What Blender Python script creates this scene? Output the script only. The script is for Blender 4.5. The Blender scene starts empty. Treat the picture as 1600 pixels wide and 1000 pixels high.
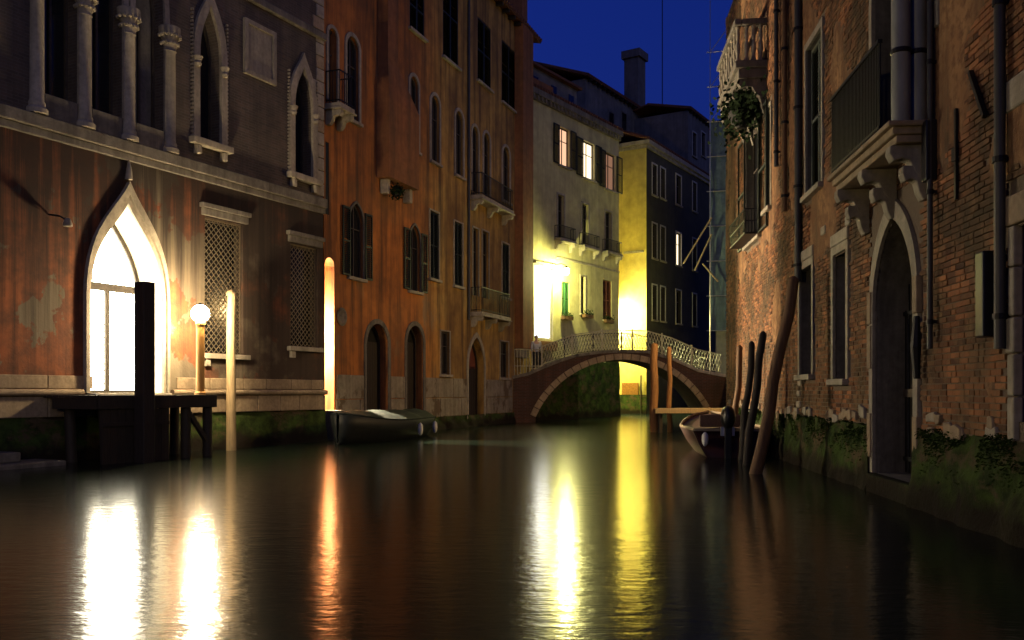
import bpy, bmesh, math, random
from mathutils import Vector, Matrix, noise, geometry
random.seed(7)
R = math.radians
scn = bpy.context.scene
COL = scn.collection

# ------------------------------------------------------------------ camera
FPX, HOR, CAMH = 1400.0, 612.0, 1.5      # focal length in photo pixels, horizon row, eye height over the water
cd = bpy.data.cameras.new('camera'); cam = bpy.data.objects.new('camera', cd); COL.objects.link(cam)
cam.location = (0, 0, CAMH); cam.rotation_euler = (R(90), 0, 0)
cd.sensor_width = 36; cd.lens = 36*FPX/1600; cd.shift_y = (HOR-500)/1600
cd.clip_start = 0.1; cd.clip_end = 2000
scn.camera = cam
# ------------------------------------------------------------------ dusk sky
SUN_EL, SUN_AZ = 20, 152                 # soft last glow from behind the camera
w = bpy.data.worlds.new('World'); scn.world = w; w.use_nodes = True
nt = w.node_tree; nt.nodes.clear()
sky = nt.nodes.new('ShaderNodeTexSky'); sky.sky_type = 'NISHITA'; sky.sun_disc = False
sky.sun_elevation = R(-1.5); sky.sun_rotation = R(SUN_AZ); sky.ozone_density = 6; sky.dust_density = 0.3; sky.air_density = 1.0
tint = nt.nodes.new('ShaderNodeMix'); tint.data_type = 'RGBA'; tint.blend_type = 'MULTIPLY'; tint.inputs[0].default_value = 1
tint.inputs[7].default_value = (0.5, 1.0, 1.45, 1)
bg = nt.nodes.new('ShaderNodeBackground'); bg.inputs[1].default_value = 0.15
wo = nt.nodes.new('ShaderNodeOutputWorld')
nt.links.new(sky.outputs[0], tint.inputs[6]); nt.links.new(tint.outputs[2], bg.inputs[0]); nt.links.new(bg.outputs[0], wo.inputs[0])
sl = bpy.data.lights.new('sun', 'SUN'); sl.energy = 0.035; sl.angle = R(25); sl.color = (1.0, 0.86, 0.66)
so = bpy.data.objects.new('sun', sl); COL.objects.link(so)
_sd = Vector((math.sin(R(SUN_AZ))*math.cos(R(SUN_EL)), math.cos(R(SUN_AZ))*math.cos(R(SUN_EL)), math.sin(R(SUN_EL))))
so.rotation_euler = (-_sd).to_track_quat('-Z', 'Y').to_euler()
# ------------------------------------------------------------------ exposure and sampling
vs = scn.view_settings; vs.view_transform = 'Standard'; vs.look = 'None'; vs.exposure = 2.0; vs.gamma = 1.0; vs.use_curve_mapping = False
cy = scn.cycles; cy.use_denoising = True; cy.use_light_tree = True; cy.max_bounces = 6; cy.diffuse_bounces = 3; cy.glossy_bounces = 3
cy.caustics_reflective = False; cy.caustics_refractive = False; cy.sample_clamp_indirect = 6; cy.use_adaptive_sampling = False
try: cy.denoiser = 'OPENIMAGEDENOISE'
except Exception: pass

# ------------------------------------------------------------------ materials
class NT:
    def __init__(s, name):
        s.m = bpy.data.materials.new(name); s.m.use_nodes = True; s.t = s.m.node_tree; s.t.nodes.clear()
        s.out = s.n('ShaderNodeOutputMaterial'); s.co = s.n('ShaderNodeTexCoord')
    def n(s, typ, **kw):
        o = s.t.nodes.new(typ)
        for k, v in kw.items(): setattr(o, k, v)
        return o
    def l(s, a, b): s.t.links.new(a, b)
    def mapped(s, scale=(1,1,1), loc=(0,0,0)):
        m = s.n('ShaderNodeMapping'); m.inputs['Scale'].default_value = scale; m.inputs['Location'].default_value = loc
        s.l(s.co.outputs['Object'], m.inputs[0]); return m.outputs[0]
    def noise(s, scale, detail=4, vec=None, rough=.6):
        o = s.n('ShaderNodeTexNoise'); o.inputs['Scale'].default_value = scale; o.inputs['Detail'].default_value = detail
        o.inputs['Roughness'].default_value = rough
        s.l(vec if vec else s.co.outputs['Object'], o.inputs['Vector']); return o.outputs['Fac']
    def ramp(s, fac, a, b, ca=(0,0,0,1), cb=(1,1,1,1)):
        r = s.n('ShaderNodeValToRGB'); r.color_ramp.elements[0].position = a; r.color_ramp.elements[1].position = b
        r.color_ramp.elements[0].color = ca; r.color_ramp.elements[1].color = cb; s.l(fac, r.inputs[0]); return r.outputs[0]
    def mix(s, fac, a, b, mode='MIX'):
        m = s.n('ShaderNodeMix', data_type='RGBA', blend_type=mode)
        for sock, v in ((m.inputs[0], fac), (m.inputs[6], a), (m.inputs[7], b)):
            if isinstance(v, bpy.types.NodeSocket): s.l(v, sock)
            elif isinstance(v, (int, float)): sock.default_value = v
            else: sock.default_value = (*v, 1) if len(v) == 3 else v
        return m.outputs[2]
    def bsdf(s, col, rough=.8, bump=None, bstr=.4, bdist=.02, metal=0, spec=.3, **kw):
        b = s.n('ShaderNodeBsdfPrincipled')
        for nm, v in (('Base Color', col), ('Roughness', rough), ('Metallic', metal), ('Specular IOR Level', spec)):
            if isinstance(v, bpy.types.NodeSocket): s.l(v, b.inputs[nm])
            elif isinstance(v, tuple): b.inputs[nm].default_value = (*v, 1)
            else: b.inputs[nm].default_value = v
        if bump is not None:
            bp = s.n('ShaderNodeBump'); bp.inputs['Strength'].default_value = bstr; bp.inputs['Distance'].default_value = bdist
            s.l(bump, bp.inputs['Height']); s.l(bp.outputs[0], b.inputs['Normal'])
        s.l(b.outputs[0], s.out.inputs[0]); return b

def weathered(name, c1, c2, streak=None, samt=.6, patch=None, pthr=(.56,.6), rough=.85, scale=.8, bstr=.5, seed=0, grain=18):
    t = NT(name); v = t.mapped((1,1,1), (seed*3.1, seed*1.7, seed*2.3))
    col = t.mix(t.ramp(t.noise(scale, 6, v), .32, .68), c1, c2)
    col = t.mix(t.ramp(t.noise(scale*5, 5, v), .35, .75), col, t.mix(.35, col, (0,0,0)))
    if patch:
        col = t.mix(t.ramp(t.noise(scale*.75, 7, t.mapped((1,1,.8), (seed+9, 4, seed*2))), *pthr), col, patch)
    if streak:
        sv = t.mapped((2.6, 2.6, .16), (seed*5.3, 1.1, .7))
        f = t.ramp(t.noise(1.0, 7, sv, .65), .42, .66)
        f2 = t.mix(1, f, (samt,)*3, 'MULTIPLY'); col = t.mix(f2, col, streak)
    h = t.mix(.5, t.noise(grain, 6, v), t.noise(scale*4, 5, v))
    t.bsdf(col, rough, h, bstr, .02); return t.m

def flat(name, col, rough=.7, metal=0, var=.3, scale=6, bstr=.25, stretch=(1,1,1), spec=.3):
    t = NT(name); v = t.mapped(stretch)
    n = t.noise(scale, 5, v)
    dark = tuple(c*(1-var) for c in col)
    t.bsdf(t.mix(t.ramp(n, .3, .7), dark, col), rough, n, bstr, .01, metal, spec); return t.m

def emit(name, col, s):
    t = NT(name); e = t.n('ShaderNodeEmission'); e.inputs[0].default_value = (*col, 1); e.inputs[1].default_value = s
    t.l(e.outputs[0], t.out.inputs[0]); return t.m

def brickmat(name, c1, c2, mortar, bw=.26, rh=.072, streak=None, plaster=None, pthr=(.52,.56), seed=0):
    t = NT(name)
    sx = t.n('ShaderNodeSeparateXYZ'); t.l(t.co.outputs['Object'], sx.inputs[0])
    ad = t.n('ShaderNodeMath'); t.l(sx.outputs[0], ad.inputs[0]); t.l(sx.outputs[1], ad.inputs[1])
    cx = t.n('ShaderNodeCombineXYZ'); t.l(ad.outputs[0], cx.inputs[0]); t.l(sx.outputs[2], cx.inputs[1])
    b = t.n('ShaderNodeTexBrick'); t.l(cx.outputs[0], b.inputs['Vector'])
    b.inputs['Scale'].default_value = 1; b.inputs['Brick Width'].default_value = bw; b.inputs['Row Height'].default_value = rh
    b.inputs['Mortar Size'].default_value = .008; b.inputs['Color1'].default_value = (*c1,1); b.inputs['Color2'].default_value = (*c2,1); b.inputs['Mortar'].default_value = (*mortar,1)
    v = t.mapped((1,1,1), (seed*2.2, 3, seed))
    col = t.mix(t.ramp(t.noise(1.3, 6, v), .35, .7), b.outputs[0], t.mix(.5, b.outputs[0], (.02,.018,.015)))
    if plaster: col = t.mix(t.ramp(t.noise(.6, 7, v), *pthr), col, plaster)
    if streak: col = t.mix(t.ramp(t.noise(1, 7, t.mapped((2.4,2.4,.15), (seed,1,1)), .65), .45, .7, cb=(.7,.7,.7,1)), col, streak)
    h = t.mix(.35, b.outputs[1], t.noise(20, 5, v)); inv = t.n('ShaderNodeInvert'); t.l(h, inv.inputs[1])
    t.bsdf(col, .88, inv.outputs[0], .6, .015); return t.m

M = {}
t = NT('old red plaster'); v = t.mapped((1,1,1), (3.1,1.7,2.3))
pc = t.mix(t.ramp(t.noise(.8, 6, v), .32, .68), (.27,.085,.03), (.16,.055,.025))
pc = t.mix(t.ramp(t.noise(3.2, 6, v), .4, .75), pc, (.09,.04,.022))
pc = t.mix(t.ramp(t.noise(.55, 7, t.mapped((1,1,.8), (11.7,4,2.2))), .52, .535), pc, (.15,.125,.085))
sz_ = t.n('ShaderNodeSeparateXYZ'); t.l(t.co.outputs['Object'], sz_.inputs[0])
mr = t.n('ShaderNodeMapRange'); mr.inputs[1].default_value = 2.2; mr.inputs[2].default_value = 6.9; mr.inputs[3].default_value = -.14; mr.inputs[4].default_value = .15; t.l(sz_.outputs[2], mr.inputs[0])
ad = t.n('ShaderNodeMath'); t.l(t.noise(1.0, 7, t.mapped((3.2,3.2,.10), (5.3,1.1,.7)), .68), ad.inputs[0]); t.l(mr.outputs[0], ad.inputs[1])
mr2 = t.n('ShaderNodeMapRange'); mr2.inputs[1].default_value = 4.6; mr2.inputs[2].default_value = 6.2; t.l(sz_.outputs[0], mr2.inputs[0])
pc = t.mix(t.mix(1, mr2.outputs[0], t.ramp(t.noise(1.1, 6, v), .25, .5), 'MULTIPLY'), pc, (.05,.034,.024))
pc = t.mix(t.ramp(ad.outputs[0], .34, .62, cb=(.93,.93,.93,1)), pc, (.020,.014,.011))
t.bsdf(pc, .88, t.mix(.5, t.noise(18, 6, v), t.noise(2.5, 6, v)), .6, .02); M['a_plaster'] = t.m
M['a_brick'] = brickmat('grey brick', (.115,.085,.068), (.075,.06,.052), (.12,.11,.095), streak=(.04,.036,.032), seed=2)
t = NT('orange and ochre plaster'); v = t.mapped((1,1,1), (9.3,5.1,6.9))
sz_ = t.n('ShaderNodeSeparateXYZ'); t.l(t.co.outputs['Object'], sz_.inputs[0])
wob = t.n('ShaderNodeMath', operation='MULTIPLY_ADD'); t.l(t.noise(.9, 5, v), wob.inputs[0]); wob.inputs[1].default_value = 1.6; t.l(sz_.outputs[0], wob.inputs[2])
mr = t.n('ShaderNodeMapRange'); mr.inputs[1].default_value = 6.6; mr.inputs[2].default_value = 9.2; t.l(wob.outputs[0], mr.inputs[0])
n_ = t.ramp(t.noise(.45, 6, v), .32, .68)
pc = t.mix(mr.outputs[0], t.mix(n_, (.50,.18,.04), (.36,.13,.034)), t.mix(n_, (.46,.29,.075), (.34,.21,.06)))
pc = t.mix(t.ramp(t.noise(2.4, 6, v), .42, .75), pc, t.mix(.5, pc, (.10,.05,.02)))
pc = t.mix(t.ramp(t.noise(.7, 7, t.mapped((1,1,.6),(4,2,7))), .6, .68), pc, (.27,.17,.085))
pc = t.mix(t.ramp(t.noise(1.0, 7, t.mapped((2.6,2.6,.14), (15.9,1.1,.7)), .68), .44, .64, cb=(.85,.85,.85,1)), pc, (.055,.032,.018))
pc = t.mix(t.ramp(t.noise(.33, 7, t.mapped((1,1,.7),(1,8,3)), .7), .46, .66, cb=(.7,.7,.7,1)), pc, (.10,.055,.028))
t.bsdf(pc, .88, t.mix(.5, t.noise(18, 6, v), t.noise(2.5, 6, v)), .6, .02); M['b_plaster'] = t.m
M['b_breast'] = weathered('faded ochre plaster', (.30,.12,.045), (.21,.10,.045), streak=(.05,.035,.02), samt=.5, seed=8)
M['c_plaster'] = weathered('cream plaster', (.50,.46,.24), (.39,.36,.19), streak=(.16,.14,.09), samt=.4, patch=(.34,.31,.22), pthr=(.58,.66), seed=4, scale=.4)
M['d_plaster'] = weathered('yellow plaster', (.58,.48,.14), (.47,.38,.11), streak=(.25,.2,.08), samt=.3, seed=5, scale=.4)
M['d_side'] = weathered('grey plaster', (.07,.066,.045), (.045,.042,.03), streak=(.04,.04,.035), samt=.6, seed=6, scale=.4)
M['e_plaster'] = weathered('dull plaster', (.2,.19,.18), (.14,.135,.13), streak=(.06,.06,.06), samt=.5, seed=7, scale=.4)
M['passage'] = weathered('pale passage plaster', (.62,.48,.32), (.5,.38,.24), streak=(.3,.2,.1), samt=.3, seed=9)
M['stone'] = weathered('pale stone', (.40,.36,.28), (.29,.26,.2), streak=(.09,.08,.065), samt=.55, seed=10, scale=2, rough=.75)
M['stone_reveal'] = weathered('clean pale stone', (.62,.57,.45), (.52,.47,.37), seed=15, scale=2, rough=.7)
M['moss_leaf'] = flat('wet moss green', (.035,.062,.014), .9, 0, .6, 12, .3, spec=.05)
M['stone_dark'] = weathered('sooty stone', (.2,.18,.15), (.13,.12,.1), streak=(.04,.036,.03), samt=.7, seed=11, scale=2)
M['stone_warm'] = weathered('weathered stone block', (.36,.28,.18), (.26,.2,.13), streak=(.1,.07,.045), samt=.4, seed=12, scale=2.2)
M['plinth'] = weathered('crumbling plinth', (.33,.29,.22), (.22,.19,.14), streak=(.06,.05,.04), samt=.5, patch=(.12,.085,.05), pthr=(.55,.6), seed=13, scale=1.6)
t = NT('mossy wet stone'); v = t.mapped((1,1,1), (4,3,2))
sz_ = t.n('ShaderNodeSeparateXYZ'); t.l(t.co.outputs['Object'], sz_.inputs[0])
hz_ = t.n('ShaderNodeMath', operation='MULTIPLY_ADD'); t.l(t.noise(1.4, 6, v), hz_.inputs[0]); hz_.inputs[1].default_value = 1.1; t.l(sz_.outputs[2], hz_.inputs[2])
pc = t.mix(t.ramp(t.noise(3.0, 7, v, .7), .38, .64), (.045,.075,.016), (.016,.024,.009))
pc = t.mix(t.ramp(t.noise(1.7, 7, t.mapped((1,1,1.6),(7,1,4)), .7), .5, .6), pc, (.075,.055,.032))
pc = t.mix(t.ramp(hz_.outputs[0], .75, 1.0, (1,1,1,1), (0,0,0,1)), pc, (.016,.013,.009))
b = t.bsdf(pc, .85, t.mix(.5, t.noise(9, 7, v, .7), t.noise(2.5, 6, v)), 1.0, .05, 0, .08); M['moss'] = t.m
M['wood_dark'] = flat('dark wet timber', (.035,.027,.02), .7, 0, .5, 7, .5, (6,6,.5))
M['wood_pole'] = flat('pale pole timber', (.36,.27,.15), .75, 0, .4, 5, .4, (5,5,.5))
M['wood_jetty'] = flat('jetty post timber', (.24,.12,.045), .75, 0, .5, 5, .5, (5,5,.5))
M['wood_amber'] = flat('amber pole timber', (.52,.27,.07), .6, 0, .35, 5, .4, (5,5,.5))
M['wood_brown'] = flat('brown pole timber', (.17,.095,.045), .75, 0, .5, 5, .5, (5,5,.5))
M['iron'] = flat('black iron', (.018,.018,.018), .5, .4, .4, 12)
M['iron_worn'] = flat('worn grille iron', (.15,.12,.08), .5, .3, .4, 12)
M['rail_paint'] = flat('pale railing paint', (.32,.30,.22), .5, .1, .4, 12)
M['lead'] = flat('grey downpipe', (.075,.075,.07), .5, .3, .4, 4, .3, (1,1,.3))
M['flue'] = flat('grey flue metal', (.30,.31,.28), .55, .2, .45, 3, .3, (2,2,.5))
M['shutter'] = flat('dark green shutter paint', (.018,.026,.02), .55, 0, .4, 3, .3, (.4,.4,14))
M['shutter_green'] = flat('green shutter paint', (.04,.13,.05), .55, 0, .4, 3, .3, (.4,.4,14))
M['shutter_grey'] = flat('grey green shutter paint', (.13,.15,.125), .6, 0, .35, 3, .3, (5,5,.4))
M['shutter_red'] = flat('red brown shutter paint', (.16,.05,.03), .6, 0, .35, 3, .3, (.4,.4,14))
M['frame'] = flat('window timber', (.06,.05,.04), .6, 0, .4, 8)
M['frame_white'] = flat('white window timber', (.42,.41,.37), .6, 0, .3, 8)
M['roof'] = flat('clay roof tile', (.16,.07,.04), .9, 0, .5, 3, .6, (9,1,1))
M['dark'] = flat('dark void', (.008,.008,.008), .9)
M['bridge_brick'] = brickmat('bridge brick', (.085,.03,.018), (.055,.022,.014), (.09,.075,.06), streak=(.025,.02,.016), seed=5)
M['hedge'] = flat('leaf green', (.016,.03,.011), .9, 0, .6, 20, spec=.08)
M['tarp_blue'] = flat('blue black tarpaulin', (.016,.024,.024), .85, 0, .5, 5, .9, spec=.12)
M['hull_black'] = flat('black hull paint', (.012,.016,.017), .55, 0, .4, 4, spec=.2)
M['hull_red'] = flat('dark red hull paint', (.045,.014,.011), .5, 0, .4, 4)
M['hull_cream'] = flat('cream gunwale', (.3,.23,.15), .5, 0, .35, 6)
M['deck_wood'] = flat('varnished deck', (.13,.07,.045), .55, 0, .45, 5, .3, (1,8,8))
M['steel'] = flat('dull steel', (.5,.5,.5), .35, .8, .3, 10)
M['plastic_black'] = flat('black plastic', (.015,.015,.016), .35, 0, .3, 10)
M['fender'] = flat('white fender', (.7,.7,.66), .5, 0, .2, 6)
M['netting'] = weathered('blue grey scaffold netting', (.10,.15,.19), (.06,.10,.14), streak=(.03,.045,.06), samt=.7, seed=17, scale=1.2)
M['skin'] = flat('skin', (.5,.32,.23), .55, 0, .15, 10)
M['jacket'] = flat('pale jacket', (.45,.47,.52), .8, 0, .25, 9)
M['trousers'] = flat('dark trousers', (.025,.025,.03), .8, 0, .3, 9)
M['hair'] = flat('grey hair', (.35,.34,.32), .7, 0, .3, 30)
M['awning'] = flat('brown awning cloth', (.22,.11,.05), .8, 0, .3, 8)
M['sign'] = flat('orange brown sign board', (.28,.12,.02), .6, 0, .5, 9)
t = NT('dark glass'); t.bsdf((.012,.013,.015), .12, t.noise(2.5, 3), .12, .02, 0, .5); M['glass'] = t.m
M['lamp'] = emit('lit lamp globe', (1.0, .74, .42), 200)
M['lamp_c'] = emit('lit street lantern', (.96, .90, .30), 560)
M['lamp_d'] = emit('lit side lantern', (1.0, .92, .36), 3600)
M['lamp_alley'] = emit('lit passage lamp', (1.0, .78, .50), 10000)
M['lamp_gend'] = emit('lit amber lantern', (1.0, .65, .26), 470)
M['lamp_off'] = emit('lit lantern round the bend', (1.0, .74, .36), 105)
M['door_glow'] = emit('lit door pane', (1.0, .90, .66), 9)
M['white_glow'] = emit('glowing white pane', (1.0, .97, .86), 1.3)
M['win_warm'] = emit('warm lit pane', (1.0, .56, .34), .3)
M['win_pale'] = emit('pale lit pane', (1.0, .80, .52), .5)
M['win_dim'] = emit('dim lit pane', (1.0, .50, .30), .07)

# G brick: per-brick shade comes from the mesh attribute "shade"
t = NT('loose red brick'); at_ = t.n('ShaderNodeAttribute', attribute_name='shade')
gp = t.n('ShaderNodeNewGeometry')
col = t.ramp(at_.outputs['Fac'], 0, 1, (.06,.026,.014,1), (.34,.145,.06,1))
nz = t.n('ShaderNodeTexNoise'); nz.inputs['Scale'].default_value = 1.1; nz.inputs['Detail'].default_value = 6; t.l(gp.outputs['Position'], nz.inputs[0])
col = t.mix(t.ramp(nz.outputs[0], .40, .60, cb=(.9,.9,.9,1)), col, (.05,.034,.017))
n3 = t.n('ShaderNodeTexNoise'); n3.inputs['Scale'].default_value = 5; n3.inputs['Detail'].default_value = 6; t.l(gp.outputs['Position'], n3.inputs[0])
col = t.mix(t.ramp(n3.outputs[0], .5, .66, cb=(.8,.8,.8,1)), col, (.17,.10,.048))
n2 = t.n('ShaderNodeTexNoise'); n2.inputs['Scale'].default_value = 26; n2.inputs['Detail'].default_value = 5; t.l(gp.outputs['Position'], n2.inputs[0])
t.bsdf(col, .9, n2.outputs[0], .6, .012); M['g_brick'] = t.m
t = NT('mortar and plaster remnants'); at_ = t.n('ShaderNodeAttribute', attribute_name='shade')
pc = t.mix(t.ramp(t.noise(1.3, 6), .35, .65), (.34,.19,.085), (.20,.10,.045))
pc = t.mix(t.ramp(t.noise(1, 7, t.mapped((2.5,2.5,.2))), .45, .68), pc, (.07,.042,.022))
pc = t.mix(t.ramp(t.noise(7, 6), .45, .62), pc, (.15,.075,.035))
pc = t.mix(at_.outputs['Fac'], (.13,.10,.07), pc)
t.bsdf(pc, .9, t.noise(16, 7), .9, .02); M['g_plaster'] = t.m
# canal water: long-exposure ripple = rough gloss plus small chop
t = NT('canal water'); wv = t.mapped((1.0, 2.2, 1))
wb = t.mix(.5, t.noise(1.6, 3, wv), t.noise(4.5, 3, wv))
b = t.bsdf((.006,.011,.008), .15, wb, .24, .035, 0, .5); b.inputs['IOR'].default_value = 1.33; M['water'] = t.m

# ------------------------------------------------------------------ mesh helpers
class MB:
    def __init__(s): s.v = []; s.f = []
    def quad(s, *p):
        n = len(s.v); s.v += [tuple(q) for q in p]; s.f.append(tuple(range(n, n+len(p)))); return s
    def box(s, x0, x1, y0, y1, z0, z1):
        n = len(s.v)
        s.v += [(x,y,z) for z in (z0,z1) for y in (y0,y1) for x in (x0,x1)]
        for f in ((0,2,3,1),(4,5,7,6),(0,1,5,4),(2,6,7,3),(0,4,6,2),(1,3,7,5)): s.f.append(tuple(n+i for i in f))
        return s
    def beam(s, p0, p1, a, b=None, up=(0,0,1)):
        b = b or a; p0 = Vector(p0); p1 = Vector(p1); d = (p1-p0).normalized(); up = Vector(up)
        if abs(d.dot(up)) > .98: up = Vector((0,1,0))
        x = d.cross(up).normalized(); y = x.cross(d)
        n = len(s.v)
        for p in (p0, p1):
            for sx, sy in ((-1,-1),(1,-1),(1,1),(-1,1)): s.v.append(tuple(p + x*sx*a/2 + y*sy*b/2))
        for f in ((3,2,1,0),(4,5,6,7),(0,1,5,4),(1,2,6,5),(2,3,7,6),(3,0,4,7)): s.f.append(tuple(n+i for i in f))
        return s
    def tube(s, pts, r, n=10, cap=True):
        pts = [Vector(p) for p in pts]; rs = r if isinstance(r, (list, tuple)) else [r]*len(pts); base = len(s.v)
        for i, p in enumerate(pts):
            d = (pts[min(i+1, len(pts)-1)] - pts[max(i-1, 0)]).normalized()
            up = Vector((0,0,1)) if abs(d.z) < .9 else Vector((0,1,0))
            x = d.cross(up).normalized(); y = x.cross(d)
            for k in range(n):
                a = 2*math.pi*k/n; s.v.append(tuple(p + (x*math.cos(a)+y*math.sin(a))*rs[i]))
        for i in range(len(pts)-1):
            for k in range(n):
                a = base+i*n+k; b = base+i*n+(k+1) % n; s.f.append((a, b, b+n, a+n))
        if cap:
            s.f.append(tuple(base+k for k in reversed(range(n)))); s.f.append(tuple(base+(len(pts)-1)*n+k for k in range(n)))
        return s
    def lathe(s, c, prof, n=16):
        base = len(s.v); c = Vector(c)
        for r, z in prof:
            for k in range(n):
                a = 2*math.pi*k/n; s.v.append((c.x+r*math.cos(a), c.y+r*math.sin(a), c.z+z))
        for i in range(len(prof)-1):
            for k in range(n):
                a = base+i*n+k; b = base+i*n+(k+1) % n; s.f.append((a, b, b+n, a+n))
        s.f.append(tuple(base+k for k in reversed(range(n)))); s.f.append(tuple(base+(len(prof)-1)*n+k for k in range(n)))
        return s
    def prism(s, poly, y0, y1):          # poly in x-z, extruded along y
        n = len(s.v); m = len(poly)
        s.v += [(x, y0, z) for x, z in poly] + [(x, y1, z) for x, z in poly]
        s.f.append(tuple(n+i for i in range(m))); s.f.append(tuple(n+m+i for i in reversed(range(m))))
        for i in range(m):
            j = (i+1) % m; s.f.append((n+i, n+m+i, n+m+j, n+j))
        return s
    def ring(s, a, b, y0, y1, closed=False):   # band between two equal outlines in x-z
        n = len(s.v); m = len(a)
        for y in (y0, y1):
            s.v += [(x, y, z) for x, z in a] + [(x, y, z) for x, z in b]
        for i in range(m if closed else m-1):
            j = (i+1) % m
            A0, A1, B0, B1 = n+i, n+j, n+m+i, n+m+j; o = 2*m
            s.f += [(A0,A1,B1,B0), (A0+o,B0+o,B1+o,A1+o), (A0,A0+o,A1+o,A1), (B0,B1,B1+o,B0+o)]
        if not closed:
            for i in (0, m-1): s.f.append((n+i, n+m+i, n+3*m+i, n+2*m+i))
        return s
    def blob(s, c, r, seed=0, sub=2, amp=.25, sc=(1,1,1)):
        bm = bmesh.new(); bmesh.ops.create_icosphere(bm, subdivisions=sub, radius=1); n = len(s.v); c = Vector(c)
        for v in bm.verts:
            k = 1+amp*noise.noise(v.co*1.7+Vector((seed*3.3, seed, 0)))
            s.v.append(tuple(c + Vector((v.co.x*sc[0], v.co.y*sc[1], v.co.z*sc[2]))*r*k))
        for f in bm.faces: s.f.append(tuple(n+v.index for v in f.verts))
        bm.free(); return s
    def build(s, name, mat, parent=None, smooth=False, bevel=0, attr=None):
        me = bpy.data.meshes.new(name); me.from_pydata(s.v, [], s.f); me.update()
        if mat: me.materials.append(M[mat] if isinstance(mat, str) else mat)
        if smooth:
            me.polygons.foreach_set('use_smooth', [True]*len(me.polygons)); me.set_sharp_from_angle(angle=R(40))
        if attr is not None:
            at = me.attributes.new('shade', 'FLOAT', 'POINT'); at.data.foreach_set('value', attr)
        o = bpy.data.objects.new(name, me); COL.objects.link(o)
        if parent: o.parent = parent
        if bevel:
            bv = o.modifiers.new('bevel', 'BEVEL'); bv.width = bevel; bv.segments = 2; bv.limit_method = 'ANGLE'
        return o

def empty(name, loc=(0,0,0), rz=0):
    o = bpy.data.objects.new(name, None); COL.objects.link(o); o.location = loc; o.rotation_euler = (0,0,rz); o.empty_display_size = .3; return o
def tag(o, label, cat, group=None):
    o['label'] = label; o['category'] = cat
    if group: o['group'] = group
    return o
def struct(o): o['kind'] = 'structure'; return o
def copy_tree(o, parent=None):
    c = o.copy(); COL.objects.link(c)
    if parent: c.parent = parent
    for ch in list(o.children): copy_tree(ch, c)
    return c

class Facade:     # local x along the wall, z up, +y into the building
    def __init__(s, px, dist, vp, flip=False):
        u = Vector(((vp-800)/FPX, 1)).normalized()
        if flip: u = -u
        s.u = u; s.i = Vector((-u.y, u.x)); s.p = Vector(((px-800)/FPX*dist, dist)); s.rz = math.atan2(u.y, u.x)
    def at(s, px, py=HOR, y=0):
        r = Vector(((px-800)/FPX, 1)); d = (s.p.dot(s.i)+y)/r.dot(s.i)
        return ((r*d-s.p).dot(s.u), CAMH+(HOR-py)/FPX*d)
    def w(s, x, y, z=0): p = s.p+s.u*x+s.i*y; return Vector((p.x, p.y, z))
    def root(s, name): return empty(name, (s.p.x, s.p.y, 0), s.rz)

def shape(kind, x0, x1, z0, z1, n=9, rise=None):
    """open-bottom outline from bottom right up and round to bottom left (counter-clockwise in x-z)"""
    c = (x0+x1)/2; h = (x1-x0)/2
    if kind == 'rect': return [(x1,z0),(x1,z1),(x0,z1),(x0,z0)]
    rise = rise or {'arch': h, 'pointed': h*1.5, 'ogee': h*2.1}[kind]
    zs = z1-rise; right = []
    for k in range(n+1):
        t_ = k/n
        if kind == 'arch': right.append((c+h*math.cos(t_*math.pi/2), zs+rise*math.sin(t_*math.pi/2)))
        else:
            p1, p2 = ((1,.5),(.52,.86)) if kind == 'pointed' else ((1,.58),(.34,.72))
            a = (1-t_)**3; b = 3*(1-t_)**2*t_; cc = 3*(1-t_)*t_*t_; d = t_**3
            right.append((c+h*(a+b*p1[0]+cc*p2[0]), zs+rise*(b*p1[1]+cc*p2[1]+d)))
    left = [(2*c-x, z) for x, z in reversed(right[:-1])]
    return [(x1,z0)]+right+left+[(x0,z0)]

def inside(poly, x, z):
    r = False; j = len(poly)-1
    for i in range(len(poly)):
        xi, zi = poly[i]; xj, zj = poly[j]
        if (zi > z) != (zj > z) and x < (xj-xi)*(z-zi)/(zj-zi)+xi: r = not r
        j = i
    return r

def wall_with_holes(outer, holes, mat, parent, name='wall', y=0, rmat=None):
    pts = []; edges = []
    for poly in [outer]+[h[0] for h in holes]:
        n = len(pts); pts += [Vector(p) for p in poly]; edges += [(n+i, n+(i+1) % len(poly)) for i in range(len(poly))]
    vo, _, fo, *_ = geometry.delaunay_2d_cdt(pts, edges, [], 0, 1e-5)
    mb = MB(); mb.v = [(p.x, y, p.y) for p in vo]
    for f in fo:
        cx = sum(vo[i].x for i in f)/len(f); cz = sum(vo[i].y for i in f)/len(f)
        if not inside(outer, cx, cz) or any(inside(h[0], cx, cz) for h in holes): continue
        a, b, c = (vo[i] for i in f[:3])
        mb.f.append(tuple(f) if (b-a).cross(c-a) > 0 else tuple(reversed(f)))
    for poly, dep in holes:
        m = len(poly); keep = mb
        if rmat and dep > .7: mb = MB()
        for i in range(m):
            (xa, za), (xb, zb) = poly[i], poly[(i+1) % m]
            mb.quad((xa,y,za), (xa,y+dep,za), (xb,y+dep,zb), (xb,y,zb))
        if mb is not keep: mb.build('reveal', rmat, parent); mb = keep
    return mb.build(name, mat, parent)

def opening(F, px0, py0, px1, py1):
    pc = (px0+px1)/2
    return F.at(px0)[0], F.at(px1)[0], F.at(pc, py1)[1], F.at(pc, py0)[1]

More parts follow.
